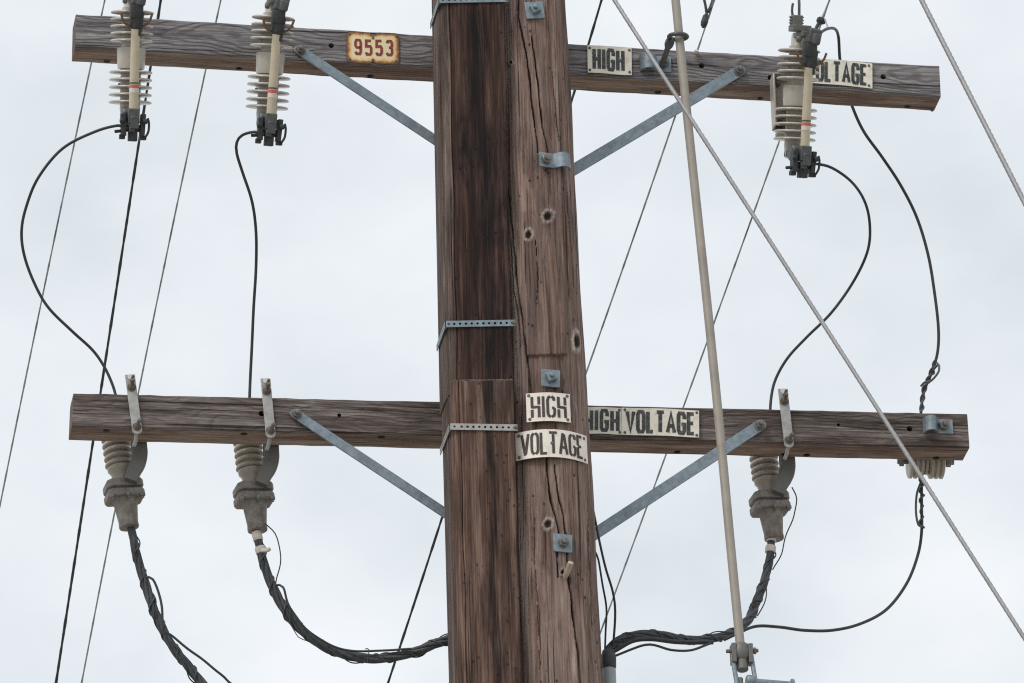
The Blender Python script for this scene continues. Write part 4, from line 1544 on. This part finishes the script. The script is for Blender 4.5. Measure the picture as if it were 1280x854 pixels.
jl = [(1010, 52, -0.17), (1020, 46, -0.13), (1032, 37, -0.02), (1043, 36, 0.12), (1048, 46, 0.22), (1050, 75, 0.27), (1056, 105, 0.3), (1066, 135, 0.31), (1080, 165, 0.32), (1103, 197, 0.33), (1126, 232, 0.33), (1146, 272, 0.33), (1160, 318, 0.33), (1168, 365, 0.33), (1173, 410, 0.33), (1172, 440, 0.33), (1165, 465, 0.33), (1155, 490, 0.33), (1151, 520, 0.33), (1152, 560, 0.32), (1152, 600, 0.31), (1152, 632, 0.31), (1152, 665, 0.31), (1147, 695, 0.3), (1133, 730, 0.29), (1108, 762, 0.27), (1075, 780, 0.22), (1040, 788, 0.17), (1005, 788, 0.12), (975, 784, 0.08), (945, 783, 0.05), (922, 792, 0.03), (905, 800, 0.03)]
jr = empty('jumper_wire', P(1165, 465, 0.33), 'long black wire running past the spool insulator and looping back under the lower crossarm', 'wire', JG)
k = MB()
pts = wpath(jl, 0.01)
k.tube(pts, 1.9 / ppm(pts[100]), 10)
k.build('wire_run', M['jumper'], jr, jr.location)
k = MB()      # preformed tie wraps above and below the spool
a = wpath([(1170, 452, 0.33), (1165, 465, 0.33), (1155, 490, 0.33), (1151, 516, 0.33)], 0.004)
k.twist(a, 0.0062, 2, 0.062, 6, 0.0031, 0.35)
k.build('tie_wrap', M['darkgrey'], jr, jr.location)
k = MB()
a = wpath([(1152, 597, 0.31), (1152, 625, 0.31), (1152, 660, 0.31)], 0.004)
k.twist(a, 0.0066, 1, 0.035, 6, 0.0033, 0.4)
k.build('tie_wrap', M['darkgrey'], jr, jr.location)
k = MB()
k.tube(wpath([(1166, 463, 0.32), (1173, 456, 0.30), (1173, 465, 0.29), (1164, 476, 0.30), (1156, 478, 0.31), (1151, 483, 0.32)], 0.005), 0.0035, 8)
k.build('tie_tail', M['darkgrey'], jr, jr.location)
k = MB()
k.tube(wpath([(1151, 603, 0.30), (1146, 618, 0.28), (1145, 640, 0.27), (1148, 656, 0.29), (1154, 658, 0.30)], 0.005), 0.0035, 8)
k.build('tie_tail', M['darkgrey'], jr, jr.location)

# short leads rising out of the third cutout's terminal
wire('terminal_lead', [(992, 26, -0.16), (990, 14, -0.16), (991, 5, -0.15)], 1.6, M['jumper'], 'short black stub beside the lead on top of the right fuse cutout')
wire('terminal_lead', [(999, 26, -0.16), (999, 8, -0.14), (1000, -20, -0.03), (1012, -120, 0.3), (1020, -300, 0.9)], 1.8, M['jumper'], 'black lead rising from the right fuse cutout out of the frame')

# heavy cables
def cable(name, l, Rpx, label, nst=5, mat=None, tails=(), pitch=0.20, wraps=(), tape=()):
    pts = wpath(l, 0.008)
    c = pts[len(pts) // 3]
    rt = empty(name, c, label, 'power cable', 'heavy black cables from the terminations')
    Rm = Rpx / ppm(pts[len(pts) // 2])
    k = MB()
    k.twist(pts, Rm * 0.56, nst, pitch * 1.7, 10, Rm * 0.42, 0.14, ramp=0.13)
    k.build('cable_bundle', M['rubber'], rt, c)
    k = MB()
    k.twist(pts[8:], Rm * 0.97, 1, pitch * 0.42, 6, 0.0030, 0.12, 1.0, ramp=0.05)
    k.build('binding_wire', M['rubber_grey'], rt, c)
    k = MB()
    k.twist(pts[8:], Rm * 1.04, 1, pitch * 0.9, 6, 0.0020, 0.3, 3.0)
    k.build('binding_wire', M['jumper'], rt, c)
    for tl in tails:
        wire('loose_wire', tl[0], tl[1], M['jumper'], None, parent=rt, org=c, wob=0.002)
    for a, b_, r_ in tape:
        p0, p1 = P(*a), P(*b_)
        k = MB()
        k.lathe(p0, p1, [(0, r_ * .9), (0.002, r_), ((p1 - p0).length - 0.002, r_), ((p1 - p0).length, r_ * .9)], 16)
        k.build('tape_band', M['tape'], rt, c)
    return rt, c


yt = YA + 0.185
cable('power_cable', [(161, 640, yt), (164, 660, yt), (170, 690, yt), (181, 728, yt), (195, 768, yt), (213, 804, yt), (236, 834, yt), (256, 858, yt), (300, 905, yt - 0.05), (380, 960, yt - 0.1), (560, 985, yt - 0.15)], 6.2,
      'thick twisted black cable dropping from the outermost termination on the side of the number plate', tails=([[(182, 722, yt - .03), (190, 725, yt - .04), (199, 745, yt - .04), (203, 770, yt - .04), (206, 788, yt - .035), (214, 793, yt - .035), (240, 815, yt - .035), (275, 843, yt - .035), (300, 862, yt - .035), (400, 925, yt - .07), (470, 968, yt - .1)], 1.6], [[(162, 668, yt - .03), (166, 690, yt - .03), (172, 715, yt - .03)], 0.9]))
cb, cc_ = cable('power_cable', [(318, 650, yt), (322, 672, yt), (327, 694, yt), (336, 722, yt), (350, 752, yt), (368, 778, yt), (392, 800, yt), (420, 815, yt), (450, 822, yt - 0.02), (480, 823, yt - 0.04), (515, 816, yt - 0.07), (550, 803, yt - 0.1), (600, 790, yt - 0.12), (640, 800, 0.16)], 6.3,
                'thick black cable sagging from the taped termination in behind the wooden covers',
                tails=([[(331, 655, yt - .03), (343, 668, yt - .04), (349, 685, yt - .04), (350, 705, yt - .04), (347, 722, yt - .03), (345, 733, yt - .03)], 0.8],
                       [[(345, 732, yt - .03), (353, 735, yt - .04), (362, 760, yt - .04), (383, 785, yt - .04), (412, 805, yt - .04), (440, 814, yt - .04), (480, 814, yt - .06), (515, 811, yt - .09)], 1.5],
                       [[(457, 812, yt - .06), (460, 813, yt - .08), (459, 829, yt - .08)], 0.7], [[(362, 780, yt - .03), (372, 797, yt - .04), (385, 802, yt - .03)], 0.6]),
                tape=(((320.3, 665, yt), (323, 676, yt), 0.0150), ((325, 684, yt), (327, 692, yt), 0.0165)))
k = MB()
k.tube(wpath([(327, 688, yt - .035), (334, 688, yt - .045), (337, 686, yt - .045)], 0.004), 0.006, 8)
k.build('tape_tail', M['tape'], cb, cc_)
cable('power_cable', [(964, 655, yt), (964, 676, yt), (962, 700, yt - .01), (955, 728, yt - .03), (946, 752, yt - .05), (938, 772, yt - .09), (922, 787, yt - .12), (900, 796, yt - .14), (875, 800, yt - .15), (850, 799, yt - .16), (825, 794, yt - .17), (800, 793, yt - .18), (778, 799, yt - .185), (762, 811, yt - .19), (758, 830, yt - .19)], 5.8,
      'thick black cable bundle curving from the right termination to the conduit mouth',
      tails=([[(990, 610, yt - .02), (995, 625, yt - .03), (992, 645, yt - .03), (984, 665, yt - .03), (978, 690, yt - .03), (966, 712, yt - .03)], 0.8],
             [[(955, 735, yt - .05), (945, 742, yt - .07), (940, 755, yt - .08), (942, 770, yt - .08), (930, 780, yt - .1)], 1.0],
             [[(958, 735, yt - .05), (955, 755, yt - .07), (946, 770, yt - .08)], 0.8],
             [[(765, 816, yt - .2), (790, 802, yt - .2), (815, 799, yt - .2), (850, 802, yt - .18), (890, 803, yt - .17)], 3.0],
             [[(768, 821, yt - .2), (790, 812, yt - .2), (812, 806, yt - .21), (840, 812, yt - .21), (865, 812, yt - .2), (888, 804, yt - .18)], 1.6]),
      tape=(((964.3, 668, yt), (964, 677, yt), 0.0150), ((963.5, 683, yt-.003), (962.7, 691, yt-.005), 0.0160)))

# conduit beside the pole
ct = P(761, 833, 0.10)
cr = empty('conduit', Vector((ct.x, ct.y, 0)), 'grey conduit riser with a black mouth standing beside the pole', 'conduit')
k = MB()
k.lathe((ct.x, ct.y, 0), (ct.x, ct.y, 1), [(0, 0.020), (ct.z - 0.01, 0.020), (ct.z - 0.008, 0.018)], 24)
k.build('pipe', M['pvc'], cr, Vector((ct.x, ct.y, 0)))
k = MB()
q = P(761, 828, 0.10)
k.lathe(q + Vector((0, 0, -0.02)), q + Vector((0, 0, 1)), [(0, 0.018), (0.004, 0.021), (0.035, 0.022), (0.055, 0.018), (0.062, 0.010)], 18)
k.build('mouth_seal', M['rubber'], cr, Vector((ct.x, ct.y, 0)))

# ground wires stapled to the pole's right side
wire('ground_wire', [(742, 640, 0.02), (745, 655, 0.0), (750, 680, -0.01), (757, 710, 0.0), (766, 740, 0.03), (769, 765, 0.06), (767, 800, 0.09), (764, 820, 0.1)], 1.5, M['jumper'], 'thin black wire bowing out from the pole edge down to the conduit', 'wire', 'thin wires beside the pole')
wire('ground_wire', [(744, 690, 0.05), (748, 700, 0.05), (753, 730, 0.05), (758, 760, 0.07), (757, 790, 0.09), (756, 818, 0.1)], 1.3, M['jumper'], 'shorter thin black wire hugging the pole edge above the conduit', 'wire', 'thin wires beside the pole')

# ------------------------------------------------------------------ line wires running away behind the pole
LG = 'line wires running off behind the crossarms'


def line(x0, x1, rpx, mat, lab, sag=0.0, y0=0.9, y1=5.0):
    l = []
    for i in range(-4, 23):
        t = i / 18
        px = x0 + (x1 - x0) * t + sag * 4 * t * (1 - t)
        l.append((px, 854 * t, y0 + (y1 - y0) * t))
    pts = wpath(l, 0.03)
    c = pts[len(pts) // 2]
    pts = run_on(run_on(pts, 25, 0.3), 25, 0.3, False)
    k = MB()
    k.tube(pts, [rpx / ppm(p) * (1 + 0.16 * math.sin(i * 0.9 + x0) * math.sin(i * 0.23) + 0.10 * math.sin(i * 2.3)) for i, p in enumerate(pts)], 8)
    return tag(k.build('line_wire', mat, None, c, smooth=60), lab, 'line wire', LG)


line(131, -44, 1.1, M['line_pale'], 'thin grey-green line wire farthest toward the crossarm ends beyond the bulging jumper', sag=-2)
line(201, 70, 1.7, M['line_dark'], 'dark thick line wire passing just behind the first fuse cutout', sag=0)
line(276, 102, 1.1, M['line_pale'], 'thin pale line wire passing between the first and second fuse cutouts', sag=-3)
line(752, 485, 1.6, M['line_dark'], 'dark line wire vanishing behind the pole from the upper HIGH plate', sag=4)
line(893, 592, 1.2, M['line_pale'], 'thin line wire with a small clamp above the upper crossarm', sag=4)
line(1037, 727, 1.15, M['line_pale'], 'thin line wire crossing behind the third fuse cutout to the conduit', sag=2)

# small clamps and droppers above the upper arm
yw = 0.95
c0 = P(880, 28, yw)
cl = empty('wire_clamp', c0, 'small dark clamp hanging on a line wire above the upper crossarm', 'wire clamp', 'clamps on the line wires')
k = MB()
k.lathe(P(883, 18, yw), P(878, 38, yw), [(0, 0.005), (0.008, 0.010), (0.028, 0.012), (0.042, 0.010), (0.05, 0.004)], 12)
k.build('clamp_body', M['dark'], cl, c0)
k = MB()
k.tube(wpath([(876, -60, yw), (879, -10, yw), (882, 8, yw), (884, 22, yw)], 0.01), 0.0045, 8)
k.build('dropper', M['jumper'], cl, c0)
k = MB()
k.tube(wpath([(900, -30, yw), (890, 5, yw), (885, 15, yw)], 0.01), 0.006, 8)
k.build('dropper', M['jumper'], cl, c0)
c0 = P(1024, 27, yw)
cl = empty('wire_clamp', c0, 'small dark clamp with a tail beside the top of the right fuse cutout', 'wire clamp', 'clamps on the line wires')
k = MB()
k.lathe(P(1021, 24, yw), P(1031, 28, yw), [(0, 0.006), (0.006, 0.012), (0.02, 0.012), (0.03, 0.005)], 12)
k.tube(wpath([(1026, 26, yw), (1022, 32, yw), (1019, 39, yw)], 0.005), 0.006, 8)
k.build('clamp_body', M['dark'], cl, c0)
k = MB()
k.tube(wpath([(1026, 25, yw), (1036, 2, yw), (1060, -60, yw)], 0.01), 0.0026, 8)
k.build('dropper', M['line_pale'], cl, c0)
k = MB()
k.tube(wpath([(1031, 24, yw), (1034, 32, yw - .3), (1034, 37, yw - .6)], 0.01), 0.0026, 8)
k.build('dropper', M['line_pale'], cl, c0)

# ------------------------------------------------------------------ sky and light
sun_el, sun_az = R(48), R(-35)      # azimuth measured from the camera's side towards its left
W = bpy.data.worlds.new('World')
bpy.context.scene.world = W
W.use_nodes = True
nt = W.node_tree
bg = nt.nodes['Background']
sky = nt.nodes.new('ShaderNodeTexSky')
sky.sky_type = 'NISHITA'
sky.sun_disc = False
sky.sun_elevation = sun_el
# direction to the sun: behind the camera and to its left
sdir = Vector((-math.sin(R(50)) * math.cos(sun_el), -math.cos(R(50)) * math.cos(sun_el), math.sin(sun_el)))
sky.sun_rotation = math.atan2(sdir.x, sdir.y)
sky.air_density = 1.0
sky.dust_density = 4.0
tc = nt.nodes.new('ShaderNodeTexCoord')
mp = nt.nodes.new('ShaderNodeMapping')
mp.inputs['Scale'].default_value = (1, 1, 1.6)
nz = nt.nodes.new('ShaderNodeTexNoise')
nz.inputs['Scale'].default_value = 17.0
nz.inputs['Detail'].default_value = 5
nz.inputs['Roughness'].default_value = 0.5
nt.links.new(tc.outputs['Generated'], mp.inputs['Vector'])
nt.links.new(mp.outputs[0], nz.inputs['Vector'])
rp_ = nt.nodes.new('ShaderNodeValToRGB')
rp_.color_ramp.elements[0].position = 0.3
rp_.color_ramp.elements[0].color = (6.45, 7.05, 7.5, 1)
rp_.color_ramp.elements[1].position = 0.7
rp_.color_ramp.elements[1].color = (8.6, 8.9, 9.15, 1)
nt.links.new(nz.outputs['Fac'], rp_.inputs['Fac'])
mx = nt.nodes.new('ShaderNodeMix')
mx.data_type = 'RGBA'
mx.inputs[0].default_value = 0.94      # overcast: the cloud deck covers nearly all of the sky
nt.links.new(sky.outputs[0], mx.inputs[6])
nt.links.new(rp_.outputs[0], mx.inputs[7])
nt.links.new(mx.outputs[2], bg.inputs['Color'])
bg.inputs['Strength'].default_value = 0.10

ld = bpy.data.lights.new('sun', 'SUN')
ld.energy = 1.5
ld.angle = R(18)
ld.color = (1.0, 0.97, 0.93)
lo = bpy.data.objects.new('sun', ld)
C.objects.link(lo)
lo.location = (0, 0, 30)
lo.rotation_euler = (-sdir).to_track_quat('-Z', 'Y').to_euler()

sc = bpy.context.scene
sc.render.engine = 'CYCLES'
sc.view_settings.view_transform = 'Standard'
sc.view_settings.look = 'None'
sc.view_settings.exposure = 0.15
sc.view_settings.gamma = 1.0
sc.render.resolution_x = 1024
sc.render.resolution_y = 683
sc.cycles.filter_width = 1.15
sc.cycles.use_denoising = False
sc.cycles.use_adaptive_sampling = False
